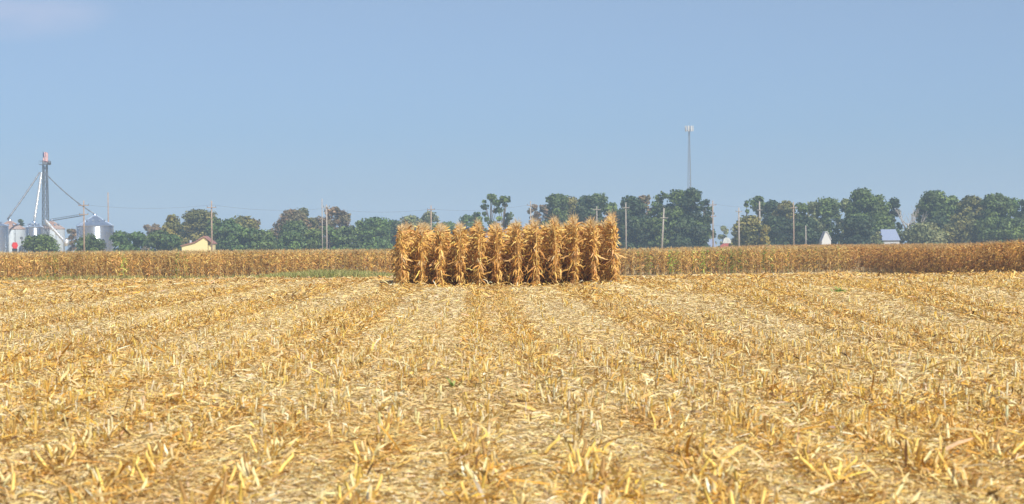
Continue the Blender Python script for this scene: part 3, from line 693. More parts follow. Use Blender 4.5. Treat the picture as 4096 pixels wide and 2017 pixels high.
T = [
 # u, vtop, half width, distance, palette, label, options
 (51, 552, 13, 760, 'dark', 'small dark tree peeping between the rusty roofed and pointed steel grain bins', {}),
 (101, 590, 36, 560, 'mid', 'rounded dark green shrub in front of the pointed steel grain bin', dict(shrub=True, name='shrub', cat='shrub')),
 (228, 588, 27, 560, 'mid', 'rounded green shrub in front of the widest steel grain bin', dict(shrub=True, name='shrub', cat='shrub')),
 (181, 574, 17, 720, 'brown', 'grey brown thin tree between the grain bins', dict(openness=0.4)),
 (298, 583, 27, 600, 'green', 'round bushy tree just right of the widest grain bin', dict(base_frac=0.02)),
 (340, 585, 28, 600, 'green', 'low round tree with pale gaps, second right of the grain bins', dict(base_frac=0.02)),
 (370, 566, 14, 820, 'brown', 'distant greyish purple tree left of the yellow green tree', {}),
 (392, 563, 18, 780, 'brown', 'distant brownish tree touching the yellow green tree', {}),
 (438, 541, 29, 640, 'yellow', 'yellow green tree standing above the hedge left of the yellow house', {}),
 (406, 580, 33, 600, 'mid', 'low dark tree below and left of the yellow green tree', dict(base_frac=0.02)),
 (432, 590, 26, 590, 'green', 'low green tree left of the yellow house gable', dict(base_frac=0.02)),
 (502, 529, 40, 660, 'olive', 'tall grey green tree behind the yellow house', {}),
 (478, 560, 30, 700, 'dark', 'dark tree filling in behind the yellow house roof slope', dict(base_frac=0.02)),
 (540, 548, 26, 655, 'mid', 'green tree behind the utility pole by the yellow house', dict(base_frac=0.03)),
 (572, 550, 34, 615, 'green', 'broad green tree immediately right of the yellow house', dict(base_frac=0.02)),
 (612, 545, 34, 680, 'olive', 'olive tree top rising over the green trees right of the yellow house', dict(base_frac=0.05)),
 (640, 552, 20, 700, 'brown', 'purple brown crown at the right end of the clump by the yellow house', {}),
 (617, 575, 38, 605, 'green', 'low green tree in the middle of the clump right of the yellow house', dict(base_frac=0.02)),
 (657, 580, 34, 605, 'mid', 'low dark tree ending the clump before the gap', dict(base_frac=0.02)),
 (684, 578, 12, 800, 'pale', 'pale distant tree in the gap between the two left clumps', {}),
 (709, 585, 12, 850, 'brown', 'faint grey tree in the gap, left of the tall brown tree', {}),
 (738, 529, 40, 690, 'brown', 'tall brown green tree at the left end of the second clump', {}),
 (765, 524, 26, 700, 'olive', 'tall olive crown beside the tall brown green tree', {}),
 (740, 556, 40, 630, 'mid', 'green tree under the tall brown green tree', dict(base_frac=0.02)),
 (735, 585, 30, 600, 'green', 'low green tree at the foot of the second clump', dict(base_frac=0.02)),
 (806, 545, 28, 720, 'brown', 'thin brown tree behind the bleached utility pole', dict(openness=0.35)),
 (843, 521, 27, 690, 'brown', 'tall brown crown right of the bleached utility pole', dict(openness=0.2)),
 (868, 533, 20, 700, 'brown', 'reddish brown thin crown on the right of the tall brown one', dict(openness=0.35)),
 (783, 577, 25, 600, 'mid', 'low dark green tree left of the bleached pole', dict(base_frac=0.02)),
 (828, 570, 26, 600, 'green', 'low bright green tree right of the bleached pole', dict(base_frac=0.02)),
 (868, 572, 30, 610, 'mid', 'low green tree under the reddish brown crown', dict(base_frac=0.02)),
 (905, 556, 24, 660, 'mid', 'green tree with a narrow top in the middle left tree belt', dict(base_frac=0.03)),
 (945, 548, 36, 660, 'green', 'wide green tree left of the corn block', dict(base_frac=0.03)),
 (925, 578, 34, 610, 'green', 'low green tree in front of the wide green tree left of the corn block', dict(base_frac=0.02)),
 (990, 556, 34, 680, 'dark', 'dark green tree just left of the corn block', dict(base_frac=0.03)),
 (1040, 541, 28, 720, 'pale', 'greyish tree top behind the second row of the corn block', {}),
 (1078, 531, 24, 720, 'pale', 'grey green tree top behind the third row of the corn block', {}),
 (1120, 560, 30, 700, 'mid', 'low green tree glimpsed over the fourth row of the corn block', {}),
 (1175, 540, 20, 690, 'green', 'small green tree top over the fifth row of the corn block', {}),
 (1200, 532, 18, 700, 'green', 'green tree top left of the open crowned tree', {}),
 (1234, 488, 26, 620, 'mid', 'tall open crowned tree with gaps rising over the corn block, left of its twin', dict(openness=0.75, base_frac=0.5, leaf=1.1)),
 (1267, 493, 28, 622, 'mid', 'tall open crowned tree with a bare leaning base, right of its twin', dict(openness=0.7, base_frac=0.45, leaf=1.1)),
 (1300, 560, 20, 700, 'pale', 'low pale tree between the open crowned pair and the purple tree', {}),
 (1342, 515, 18, 720, 'brown', 'greyish purple thin tree behind the eighth corn row', dict(openness=0.35)),
 (1366, 514, 18, 710, 'brown', 'reddish brown crown left of the large green belt', {}),
 (1402, 489, 30, 640, 'mid', 'tall tree at the left end of the belt above the ninth corn row', {}),
 (1440, 494, 32, 650, 'olive', 'olive crowned tree above the tenth corn row', {}),
 (1478, 492, 30, 640, 'dark', 'dark tree above the eleventh corn row', {}),
 (1504, 485, 28, 650, 'mid', 'tall tree with a notched top above the right end of the corn block', dict(openness=0.2)),
 (1540, 510, 24, 660, 'mid', 'sloping green tree just right of the corn block', {}),
 (1440, 535, 60, 690, 'dark', 'wide dark tree low behind the belt over the corn block', dict(base_frac=0.02)),
 (1530, 550, 45, 680, 'dark', 'dark low tree right behind the end of the corn block', dict(base_frac=0.02)),
 (1590, 494, 34, 630, 'dark', 'tall dark tree beside the bleached pole right of the corn', {}),
 (1620, 492, 24, 650, 'brown', 'reddish topped tree between the two bleached poles', {}),
 (1668, 483, 28, 620, 'mid', 'tall green tree behind the leaning pole', {}),
 (1706, 478, 32, 620, 'mid', 'tall green tree left of the highest crown', {}),
 (1742, 474, 34, 615, 'dark', 'highest crown of the belt, standing in front of the lattice tower', {}),
 (1772, 502, 20, 620, 'dark', 'ragged dark tree edge above the gap with the small barn', dict(openness=0.3)),
 (1690, 522, 34, 600, 'mid', 'lower olive green tree in the middle of the big clump', dict(base_frac=0.02)),
 (1600, 545, 38, 605, 'dark', 'low dark tree between the two bleached poles', dict(base_frac=0.02)),
 (1648, 550, 36, 605, 'mid', 'low green tree at the foot of the leaning pole', dict(base_frac=0.02)),
 (1722, 545, 42, 598, 'dark', 'low broad tree under the highest crown', dict(base_frac=0.02)),
 (1758, 560, 24, 610, 'mid', 'low green tree at the right foot of the big clump', dict(base_frac=0.02)),
 (1786, 579, 12, 760, 'pale', 'small pale tree left of the small barn', {}),
 (1821, 569, 11, 800, 'pale', 'narrow pointed pale tree in the gap', {}),
 (1848, 583, 16, 720, 'olive', 'small olive tree in the gap, left of the tan green tree', {}),
 (1889, 543, 36, 570, 'olive', 'rounded tan green tree with one bright yellow edge', dict(base_frac=0.02)),
 (1878, 505, 14, 680, 'mid', 'thin open tree over the left side of the tan green tree', dict(openness=0.7)),
 (1908, 492, 26, 660, 'mid', 'open topped tree above the tan green tree', dict(openness=0.5)),
 (1944, 504, 26, 650, 'dark', 'dark tree right of the open topped one', {}),
 (1980, 507, 28, 640, 'olive', 'olive topped tree left of the brown pole', {}),
 (2012, 509, 22, 640, 'mid', 'green tree right of the brown pole', {}),
 (1960, 545, 38, 610, 'dark', 'dark reddish low tree left of the brown pole', dict(base_frac=0.02)),
 (2020, 548, 40, 610, 'dark', 'dark low tree right of the brown pole', dict(base_frac=0.02)),
 (2052, 508, 28, 640, 'pale', 'pale topped tree left of the white gable', {}),
 (2082, 497, 30, 640, 'mid', 'tall green tree above the white gable', {}),
 (2070, 552, 28, 640, 'dark', 'low dark tree behind the white gable', dict(base_frac=0.02)),
 (2130, 500, 22, 650, 'pale', 'pale green tree left of the highest right hand crown', {}),
 (2166, 476, 36, 630, 'mid', 'highest crown of the right hand trees with a brownish top', {}),
 (2205, 492, 30, 635, 'mid', 'green shoulder crown right of the highest right hand crown', {}),
 (2248, 497, 22, 640, 'dark', 'dark crown at the edge of the narrow gap', dict(openness=0.25)),
 (2160, 545, 38, 600, 'dark', 'low dark tree right of the white gable', dict(base_frac=0.02)),
 (2215, 540, 34, 620, 'mid', 'green tree left of the blue grey barn', dict(base_frac=0.1)),
 (2208, 583, 12, 575, 'pale', 'small pale shrub at the left of the blue grey barn', dict(base_frac=0.02, shrub=True, name='shrub', cat='shrub')),
 (2325, 498, 22, 650, 'pale', 'thin pale tree beside the narrow gap', dict(openness=0.4)),
 (2350, 481, 36, 630, 'mid', 'tall green tree right of the narrow gap', {}),
 (2392, 493, 28, 640, 'mid', 'green tree left of the yellowish one', {}),
 (2320, 562, 42, 590, 'pale', 'low pale green tree right of the blue grey barn', dict(base_frac=0.02)),
 (2370, 545, 40, 615, 'dark', 'dark low tree under the tall green tree', dict(base_frac=0.02)),
 (2437, 493, 34, 625, 'olive', 'yellowish brown tree in the right hand belt', dict(base_frac=0.05)),
 (2432, 550, 40, 612, 'olive', 'lower olive tree under the yellowish brown one', dict(base_frac=0.02)),
 (2472, 503, 24, 640, 'olive', 'dull green tree between the yellowish brown one and the tall one near the right border', {}),
 (2505, 488, 32, 620, 'mid', 'tall green tree near the right border of the view', {}),
 (2540, 499, 28, 630, 'green', 'green crown second from the right border', {}),
 (2580, 503, 26, 620, 'dark', 'dark crown cut by the right border', {}),
 (2490, 548, 36, 605, 'mid', 'low green tree near the right border', dict(base_frac=0.02)),
 (2545, 550, 40, 600, 'mid', 'low wide tree at the right border', dict(base_frac=0.02)),
]
for (u, vt, hw, Y, pal, lab, opt) in T:
    tree(u, vt, hw, Y, pal, lab, **opt)
# bright yellow spray on the tan green tree's right edge is a small tree of its own
tree(1923, 570, 8, 568, 'yellow', 'small bright yellow tree at the right edge of the tan green tree', base_frac=0.3)

# bare pale tree in the narrow gap
def bare_tree(u, vt, Y, label, spread=5):
    top = pt(u*1.59, vt*1.59, Y); gb = gz(top.x, Y); H = top.z - gb
    t = empty('bare_tree', (top.x, Y, gb), 0, label, 'tree')
    MB().tube([(0, 0, -0.2), (0.15, 0, H*0.4), (0.0, 0, H*0.62)], [0.36, 0.27, 0.2], 8).build('trunk', M_PALEBARK, t, True)
    for i in range(7):
        a = random.uniform(-1, 1); z0 = H*random.uniform(0.35, 0.62); s = (1 if i % 2 else -1)*spread*random.uniform(0.4, 1)
        b = MB().tube([(0.05, 0, z0), (s*0.45, a, z0 + (H - z0)*0.35), (s*0.8, a*1.5, z0 + (H - z0)*random.uniform(0.7, 1.0))], [0.15, 0.09, 0.03], 6)
        for j in range(3):
            f = 0.4 + 0.2*j
            b.tube([(s*f, a, z0 + (H - z0)*f*0.8), (s*f + random.uniform(-1.5, 1.5), a, z0 + (H - z0)*f*0.8 + random.uniform(1, 2.5))], [0.05, 0.015], 5)
        b.build('limb', M_PALEBARK, t, True)
bare_tree(2284, 515, 600, 'bare pale trunked tree in the narrow gap beside the blue grey barn', 4)
bare_tree(2307, 530, 606, 'forked bare pale tree right of the narrow gap', 3)

# ------------------------------------------------------------------ utility poles
POLES = {}
def pole(px, pytop, Y, label, arms=(), mat=M_WOOD, r=0.14, lean=0.0, group='utility poles along the road behind the corn'):
    top = pt(px, pytop, Y); gb = gz(top.x, Y); H = top.z - gb
    t = empty('utility_pole', (top.x - lean, Y, gb), 0, label, 'utility pole', group)
    MB().tube([(0, 0, -0.3), (lean*0.5, 0, H*0.5), (lean, 0, H)], [r*1.25, r*1.05, r*0.8], 10).build('post', mat, t, True)
    for (dz, wd) in arms:
        a = MB().box((lean, -r - 0.06, H - dz), (wd, 0.12, 0.14)).build('crossarm', mat, t)
        for s in (-0.46, -0.16, 0.16, 0.46):
            if abs(s) < 0.2: continue
            MB().lathe([(0.001, 0), (0.05, 0.0), (0.07, 0.08), (0.05, 0.16), (0.06, 0.22), (0.001, 0.26)], (lean + s*wd, -r - 0.06, H - dz + 0.07), 8).build('insulator', M_DARKM, a)
    return top, H
def Yk(k): return 420*(1 + 0.26*k/7)
near = [(335, 803, 0, 'brown utility pole with two crossarms in front of the widest grain bin', ((0.9, 1.9), (2.6, 1.7)), M_WOOD),
        (846, 804, 1, 'brown utility pole with one crossarm beside the yellow house', ((1.3, 1.8),), M_WOOD),
        (1306, 819, 2, 'bleached utility pole in front of the tall brown trees', ((0.5, 1.3),), M_PALEWOOD),
        (1724, 822, 3, 'utility pole top showing behind the third row of the corn block', ((0.9, 1.5),), M_WOOD),
        (2122, 805, 4, 'thin utility pole top left of the greyish purple tree over the corn block', ((0.9, 1.5),), M_PALEWOOD),
        (2503, 810, 5, 'bleached utility pole just right of the corn block', ((1.2, 1.6),), M_PALEWOOD),
        (2851, 803, 6, 'tan utility pole standing alone in the gap by the small barn', ((1.0, 1.6), (3.6, 1.4)), M_WOOD),
        (3174, 808, 7, 'brown utility pole before the dark trees right of the gap', ((1.4, 1.6),), M_WOOD)]
tops = []
for px, py, k, lab, arms, m in near:
    tp, H = pole(px, py, Yk(k), lab, arms, m); tops.append(tp)
pole(432, 770, 705, 'tall thin bare mast behind the right side of the widest grain bin', (), M_WOOD, 0.2, group=None)
pole(1288, 795, 560, 'thin faint pole left of the bleached utility pole', (), M_PALEWOOD, 0.12, group=None)
pole(2387, 826, 560, 'bleached utility pole behind the eleventh row of the corn block', ((0.8, 2.0),), M_PALEWOOD)
pole(2656, 834, 520, 'leaning bleached utility pole with a low crossarm against dark trees', ((2.2, 1.8),), M_PALEWOOD, 0.2, lean=0.7)
pole(2955, 831, 560, 'faint pale pole left of the tan green tree', ((1.0, 1.6),), M_PALEWOOD, 0.2)
pole(3038, 806, 575, 'pale pole rising above the tan green tree', ((2.2, 1.5),), M_PALEWOOD, 0.22)
pole(3223, 903, 520, 'short thin pale pole right of the brown pole', (), M_PALEWOOD, 0.13)
WL = ['from the bins to the yellow house', 'from the yellow house to the bleached pole', 'from the bleached pole to the corn block', 'first span behind the corn block', 'second span behind the corn block', 'from the corn block to the lone tan pole', 'from the lone tan pole to the brown pole']
for i in range(7):
    for hh, nm in ((0.75, 'upper'), (5.6, 'lower')):
        a, b = tops[i], tops[i+1]; pts = []
        for j in range(13):
            f = j/12; p = a.lerp(b, f); pts.append((p.x, p.y - 0.24, p.z - hh - 0.7*4*f*(1 - f)))
        o = MB().tube(pts, 0.013, 4).build('overhead_wire', M_WIRE)
        tag(o, f'{nm} overhead wire, span {WL[i]}', 'wire', 'overhead wires between the utility poles')

# ------------------------------------------------------------------ grain bins and elevator leg
def grain_bin(cx, rpx, eave, peak, Y, label, wall, roof, cap=True):
    pe = pt(cx, eave, Y); pk = pt(cx, peak, Y); r = rpx*Y/FPX; gb = gz(pe.x, Y); he = pe.z - gb; hp = pk.z - gb
    t = empty('grain_bin', (pe.x, Y, gb), 0, label, 'grain bin', 'round steel grain bins on the left')
    prof = []; nr = int(he/0.8)
    for i in range(nr + 1):
        z = he*i/nr; prof += [(r + 0.0, z - 0.0), (r + 0.03, z + he/nr*0.5)] if i < nr else [(r, z)]
    MB().lathe(prof, n=64).build('wall', wall, t, True)
    rf = MB().lathe([(r + 0.12, he - 0.1), (r + 0.15, he), (r*0.5, he + (hp - he)*0.52), (0.55, hp - 0.25), (0.5, hp - 0.1)], n=64).build('roof', roof, t)
    rb = MB()
    for k in range(28):
        a = 2*math.pi*k/28; c, s = math.cos(a), math.sin(a)
        rb.tube([((r + 0.12)*c, (r + 0.12)*s, he + 0.06), (r*0.5*c, r*0.5*s, he + (hp - he)*0.52 + 0.06), (0.55*c, 0.55*s, hp - 0.2)], 0.05, 4)
    rb.build('roof_rib', roof, rf)
    MB().lathe([(0.6, hp - 0.25), (0.6, hp + 0.15), (0.4, hp + 0.3), (0.01, hp + 0.38)], n=20).build('cap', M_BINROOF, t, True)
    for k in range(5):
        a = -math.pi/2 + (k - 2)*0.55; rr = r*0.62
        MB().box((rr*math.cos(a), rr*math.sin(a), he + (hp - he)*0.42 + 0.25), (0.5, 0.5, 0.45), a).build('vent', M_BINROOF, t)
    ld = MB(); a = -math.pi/2 + 0.5; lx, ly = (r + 0.15)*math.cos(a), (r + 0.15)*math.sin(a)
    for s in (-0.22, 0.22): ld.tube([(lx + s, ly, 0), (lx + s, ly, he)], 0.025, 5)
    for z in np.arange(0.3, he, 0.35): ld.tube([(lx - 0.22, ly, z), (lx + 0.22, ly, z)], 0.018, 4)
    ld.build('ladder', M_DARKM, t)
    return Vector((pe.x, Y, pk.z))
YB = 660
kE = grain_bin(-25, 58, 905, 880, YB - 6, 'steel grain bin cut by the left border, in front of the rusty roofed one', M_BIN, M_BINROOF)
kA = grain_bin(40, 62, 917, 882, YB + 6, 'grain bin with a rust brown roof second from the left border', M_BINDULL, M_RUSTROOF)
kB = grain_bin(137, 36, 910, 889, YB - 2, 'narrow steel grain bin with a pointed roof under the bright spout', M_BIN, M_BINROOF)
kC = grain_bin(207, 51, 916, 883, YB + 12, 'pale grain bin with a brown roof crossed by the slanting spout', M_BINDULL, M_RUSTROOF)
kD = grain_bin(380, 73, 904, 860, YB - 10, 'widest steel grain bin, standing apart on the right of the group', M_BIN, M_BINROOF)

# elevator leg tower
YT = YB + 2
tp = pt(180, 660, YT); gb = gz(tp.x, YT); H = tp.z - gb
tw = empty('grain_elevator_tower', (tp.x, YT, gb), 0, 'tall thin lattice tower of the grain elevator carrying a flag', 'elevator tower')
wB, wT = 1.0, 0.62
def cor(sx, sy, z): w = wB + (wT - wB)*z/H; return (sx*w, sy*w, z)
for sx in (-1, 1):
    for sy in (-1, 1):
        MB().tube([cor(sx, sy, -0.2), cor(sx, sy, H)], 0.10, 5).build('leg', M_DARKM, tw)
br = MB(); nz_ = 14
for i in range(nz_):
    z0, z1 = H*i/nz_, H*(i+1)/nz_
    for (a, b) in (((-1, -1), (1, -1)), ((1, -1), (1, 1)), ((1, 1), (-1, 1)), ((-1, 1), (-1, -1))):
        br.tube([cor(*a, z0), cor(*b, z1)], 0.035, 4); br.tube([cor(*b, z0), cor(*a, z1)], 0.035, 4); br.tube([cor(*a, z1), cor(*b, z1)], 0.035, 4)
br.build('bracing', M_DARKM, tw)
MB().box((-0.2, 0, H*0.5), (0.2, 0.3, H*0.98)).box((0.3, 0, H*0.5), (0.2, 0.3, H*0.98)).build('bucket_casing', M_LAT, tw)
MB().box((0, 0, H + 0.06), (3.0, 2.6, 0.12)).build('platform', M_DARKM, tw)
MB().lathe([(0.01, 0), (0.5, 0.05), (0.6, 0.5), (0.5, 1.0), (0.01, 1.15)], (1.2, 0, H + 0.1), 14).build('motor', M_DARKM, tw, True)
MB().box((0, 0, H + 0.8), (1.5, 0.7, 1.2)).build('head_housing', M_LAT, tw)
rl = MB()
for s in (-1.5, 1.5):
    for q in (-1.3, 1.3): rl.tube([(s, q, H + 0.1), (s, q, H + 1.1)], 0.03, 4)
rl.tube([(-1.5, -1.3, H + 1.1), (1.5, -1.3, H + 1.1), (1.5, 1.3, H + 1.1), (-1.5, 1.3, H + 1.1), (-1.5, -1.3, H + 1.1)], 0.03, 4)
rl.build('railing', M_DARKM, tw)
# flag on its staff, hanging in folds
fp = empty('flagpole', (tp.x - 0.5, YT - 0.5, tp.z + 0.1), 0, 'short flagpole on top of the grain elevator tower', 'flagpole')
MB().tube([(0, 0, 0), (0, 0, 3.9)], [0.05, 0.03], 6).build('staff', M_DARKM, fp)
MB().lathe([(0.001, 3.88), (0.08, 3.95), (0.001, 4.05)], n=8).build('finial', M_DARKM, fp)
def flag_rows(z0, z1, x0=0.04, x1=1.6, nseg=12):
    vs = []; fs = []
    for i in range(nseg + 1):
        f = i/nseg; x = x0 + (x1 - x0)*f; 
        for z in (z0, z1): vs.append((x*0.95, 0.16*math.sin(f*9), z - 0.55*f - 0.1*math.sin(f*7)))
    for i in range(nseg): fs.append((2*i, 2*i+2, 2*i+3, 2*i+1))
    return vs, fs
fl = empty('flag', (tp.x - 0.5, YT - 0.5, tp.z + 0.1), 0, 'red and white striped flag with a blue corner above the elevator tower', 'flag')
s1 = MB(); s2 = MB(); zt = 3.8; sh = 0.20
for i in range(13):
    (s1 if i % 2 == 0 else s2).add(*flag_rows(zt - sh*(i+1), zt - sh*i, 0.04 if i > 6 else 0.42))
s1.build('red_stripe', M_FLAGR, fl); s2.build('white_stripe', M_WHITE, fl)
s3 = MB().add(*flag_rows(zt - sh*7, zt, 0.04, 0.42)); s3.build('canton', M_BLUE, fl)

def spout(p0, p1, r, label, mat, coll=6, sag=0.25):
    p0, p1 = Vector(p0), Vector(p1); t = empty('grain_spout', p0, 0, label, 'grain spout', 'spouts running down from the elevator head')
    pts = [(p1 - p0)*f - Vector((0, 0, sag*4*f*(1 - f))) for f in np.linspace(0, 1, 9)]
    MB().tube(pts, r, 9).build('pipe', mat, t, True)
    for f in np.linspace(0.12, 0.9, coll):
        c = (p1 - p0)*f - Vector((0, 0, sag*4*f*(1 - f))); dd = (p1 - p0).normalized()*0.12
        MB().tube([c - dd, c + dd], r*1.5, 8).build('flange', mat, t)
hd = pt(166, 690, YT - 1.5)
spout(hd + Vector((-0.5, 0, 0)), pt(30, 878, YB - 6), 0.24, 'dull spout slanting down left to the bins at the border', M_LAT, 7)
spout(hd, pt(137, 884, YB - 2), 0.30, 'bright steel spout dropping steeply to the narrow pointed bin', M_SPOUT, 10)
spout(hd + Vector((0.6, 0, 0.3)), pt(378, 856, YB - 10), 0.16, 'long thin spout running down right to the widest bin', M_LAT, 8, 0.9)
spout(pt(180, 880, YB - 12), pt(262, 968, YB - 14), 0.40, 'thick bright spout crossing the brown roofed bin down to the hopper', M_SPOUT, 6, 0.1)
hp_ = pt(265, 970, YB - 14)
hz = gz(hp_.x, YB - 14)
hop = empty('loading_hopper', (hp_.x, YB - 14, hz), 0, 'shiny loading hopper at the lower end of the thick bright spout', 'hopper')
MB().lathe([(0.3, hp_.z - hz - 1.1), (0.9, hp_.z - hz - 0.3), (0.95, hp_.z - hz + 0.5), (0.5, hp_.z - hz + 0.9), (0.05, hp_.z - hz + 1.0)], n=20).build('bowl', M_SPOUT, hop, True)
for a in range(4):
    an = a*math.pi/2 + 0.78
    MB().tube([(1.2*math.cos(an), 1.2*math.sin(an), 0), (0.85*math.cos(an), 0.85*math.sin(an), hp_.z - hz)], 0.07, 5).build('leg', M_DARKM, hop)
# conveyor bridge between tower and widest bin
b0, b1 = pt(203, 884, YB + 4), pt(330, 863, YB - 6)
t = empty('overhead_conveyor', b0, 0, 'thin dark conveyor running level from the tower towards the widest bin', 'conveyor')
MB().tube([(0, 0, 0), b1 - b0], 0.12, 5).tube([(0, 0, 0.5), (b1 - b0) + Vector((0, 0, 0.5))], 0.06, 4).build('trough', M_DARKM, t)
lt = MB()
for f in np.linspace(0, 1, 13):
    c = (b1 - b0)*f; lt.tube([c, c + Vector((0, 0, 0.5))], 0.04, 4)
lt.build('lattice', M_DARKM, t)

# red machine and grey auger by the bins
c = pt(59, 985, YB - 20); zz = gz(c.x, YB - 20)
t = empty('tractor', (c.x, YB - 20, zz), 0.25, 'small bright red tractor seen end on before the pale bin wall', 'tractor')
zt_ = pt(59, 970, YB - 20).z - zz
MB().prism([(-0.7, 0.5), (0.7, 0.5), (0.7, zt_ - 1.75), (-0.7, zt_ - 1.75)], -1.0, 1.3).build('chassis', M_RUBBER, t)
MB().prism([(-0.5, zt_ - 1.74), (0.5, zt_ - 1.74), (0.85, zt_ - 0.9), (0.6, zt_ - 0.1), (0.3, zt_), (-0.3, zt_), (-0.6, zt_ - 0.1), (-0.85, zt_ - 0.9)], -1.2, 1.4).build('cab', M_RED, t)
MB().box((0, -1.9, 1.5), (0.8, 1.5, 1.0)).build('hood', M_RED, t)
for s in (-1, 1):
    w = MB()
    w.tube([(s*0.95 - 0.25, 0.6, 0.85), (s*0.95 + 0.25, 0.6, 0.85)], 0.85, 20); w.build('rear_wheel', M_RUBBER, t)
    MB().tube([(s*0.75 - 0.15, -2.1, 0.5), (s*0.75 + 0.15, -2.1, 0.5)], 0.5, 16).build('front_wheel', M_RUBBER, t)
c = pt(87, 952, YB - 18); zz = gz(c.x, YB - 18); hh = c.z - zz
t = empty('grain_auger', (c.x, YB - 18, zz), 0, 'slim grey upright auger with a dark head between red tractor and round shrub', 'auger')
MB().tube([(0.7, 0, 0.4), (0, 0, hh)], 0.22, 10).build('tube', M_LAT, t, True)
MB().box((-0.1, 0, hh), (0.7, 0.5, 0.6)).build('head', M_DARKM, t)
MB().box((0.7, 0, 0.7), (1.1, 1.2, 0.9)).build('hopper', M_BLUE, t)
for s in (-0.7, 0.7): MB().tube([(0.7, s, 0.4), (0.7, s + 0.15, 0.4)], 0.4, 14).build('wheel', M_RUBBER, t)

# ------------------------------------------------------------------ yellow house
YH = 570
a = pt(816, 948, YH); zz = gz(a.x, YH); k = YH/FPX
def HX(px): return (px - 816)*k
def HZ(py): return a.z - zz - (py - 948)*k
h = empty('house', (a.x, YH, zz), 0, 'cream yellow gabled house with a red brown roof in the trees', 'house')
poly = [(HX(727), 0), (HX(830), 0), (HX(830), HZ(962)), (HX(816), HZ(949)), (HX(782), HZ(971)), (HX(727), HZ(984))]
MB().prism(poly, 0, 8).build('wall', M_YELLOW, h)
th = 0.22
rf = MB()
rf.prism([(HX(816), HZ(949) + 0.02), (HX(816), HZ(949) + 0.02 + th*1.4), (HX(780), HZ(971) + th*1.2), (HX(722), HZ(985) + th), (HX(722), HZ(985) + 0.02), (HX(780), HZ(971) + 0.02)], -0.35, 8.3)
rf.prism([(HX(816) + 0.004, HZ(949) + 0.02), (HX(853), HZ(977)), (HX(853), HZ(977) + th), (HX(816) + 0.004, HZ(949) + 0.02 + th*1.4)], -0.35, 8.3)
rfo = rf.build('roof', M_REDROOF, h)
MB().box((HX(842), 3, HZ(980)/2), (HX(852) - HX(833), 5, HZ(980))).build('porch_wall', M_YELLOW, h)
MB().box((HX(752), 5.5, HZ(978) + 0.5), (0.5, 0.5, 1.2)).build('chimney', M_GREYWALL, rfo)
for wx, wz in ((HX(800), 1.6), (HX(760), 1.3)):
    w = MB().box((wx, -0.03, wz), (1.1, 0.08, 1.3)).build('window', M_WHITE, h)
    MB().box((wx, -0.09, wz), (0.9, 0.06, 1.1)).build('pane', M_GLASS, w)

# small barn and red and white truck in the gap
def barn(px0, px1, eave, ridge, Y, label, wallm, roofm, hipl=0.0, hipr=0.0, depth=10, name='barn', cat='barn'):
    k = Y/FPX; c = pt((px0 + px1)/2, eave, Y); zz = gz(c.x, Y); he = c.z - zz; hr = he + (eave - ridge)*k; wd = (px1 - px0)*k
    t = empty(name, (c.x, Y, zz), 0, label, cat)
    MB().box((0, depth/2, he/2), (wd - 0.5, depth, he)).build('wall', wallm, t)
    v = [(-wd/2, -0.4, he + 0.01), (wd/2, -0.4, he + 0.01), (wd/2, depth + 0.4, he + 0.01), (-wd/2, depth + 0.4, he + 0.01),
         (-wd/2 + hipl*wd, depth/2, hr), (wd/2 - hipr*wd, depth/2, hr)]
    MB().add(v, [(0, 1, 5, 4), (2, 3, 4, 5), (1, 2, 5), (3, 0, 4), (3, 2, 1, 0)]).build('roof', roofm, t)
    d = MB().box((wd*0.1, -0.04, min(he*0.4, 1.5)), (min(3, wd*0.3), 0.08, min(he*0.8, 3))).build('door', M_DARKM, t)
    MB().box((wd*0.1 + 0.5, -0.1, 1.0), (0.1, 0.05, 0.3)).build('handle', M_LAT, d)
    return t
barn(2808, 2868, 990, 955, 640, 'small grey barn with a pale blue roof left in the gap', M_GREYWALL, M_BLUEROOF, 0.08, 0.1)
barn(3528, 3602, 962, 917, 575, 'blue grey metal roofed barn beside the bare pale tree', M_GREYWALL, M_BLUEROOF, 0.12, 0.06)
# white gable shed
Yw = 560; a = pt(3306, 928, Yw); zz = gz(a.x, Yw); k = Yw/FPX; Hh = a.z - zz
t = empty('shed', (a.x, Yw, zz), 0, 'bright white steep gabled shed before the dark right hand trees', 'shed')
MB().prism([(-1.6, 0), (1.15, 0), (1.1, Hh*0.68), (0.25, Hh - 0.1), (-0.25, Hh - 0.1), (-1.1, Hh*0.60)], 0, 4).build('wall', M_WHITE, t)
MB().prism([(1.15, Hh*0.66), (1.3, Hh*0.66), (0.3, Hh + 0.05), (0.05, Hh + 0.12), (-0.3, Hh + 0.05), (-1.3, Hh*0.58), (-1.15, Hh*0.58), (-0.23, Hh - 0.08), (0.23, Hh - 0.08)], -0.2, 4.2).build('roof', M_GREYWALL, t)
MB().box((-0.1, -0.04, 1.0), (0.9, 0.08, 2.0)).build('door', M_GREYWALL, t)
MB().prism([(1.16, 0), (2.0, 0), (2.0, 1.9), (1.16, 2.4)], 0.3, 3.5).build('lean_to', M_WHITE, t)
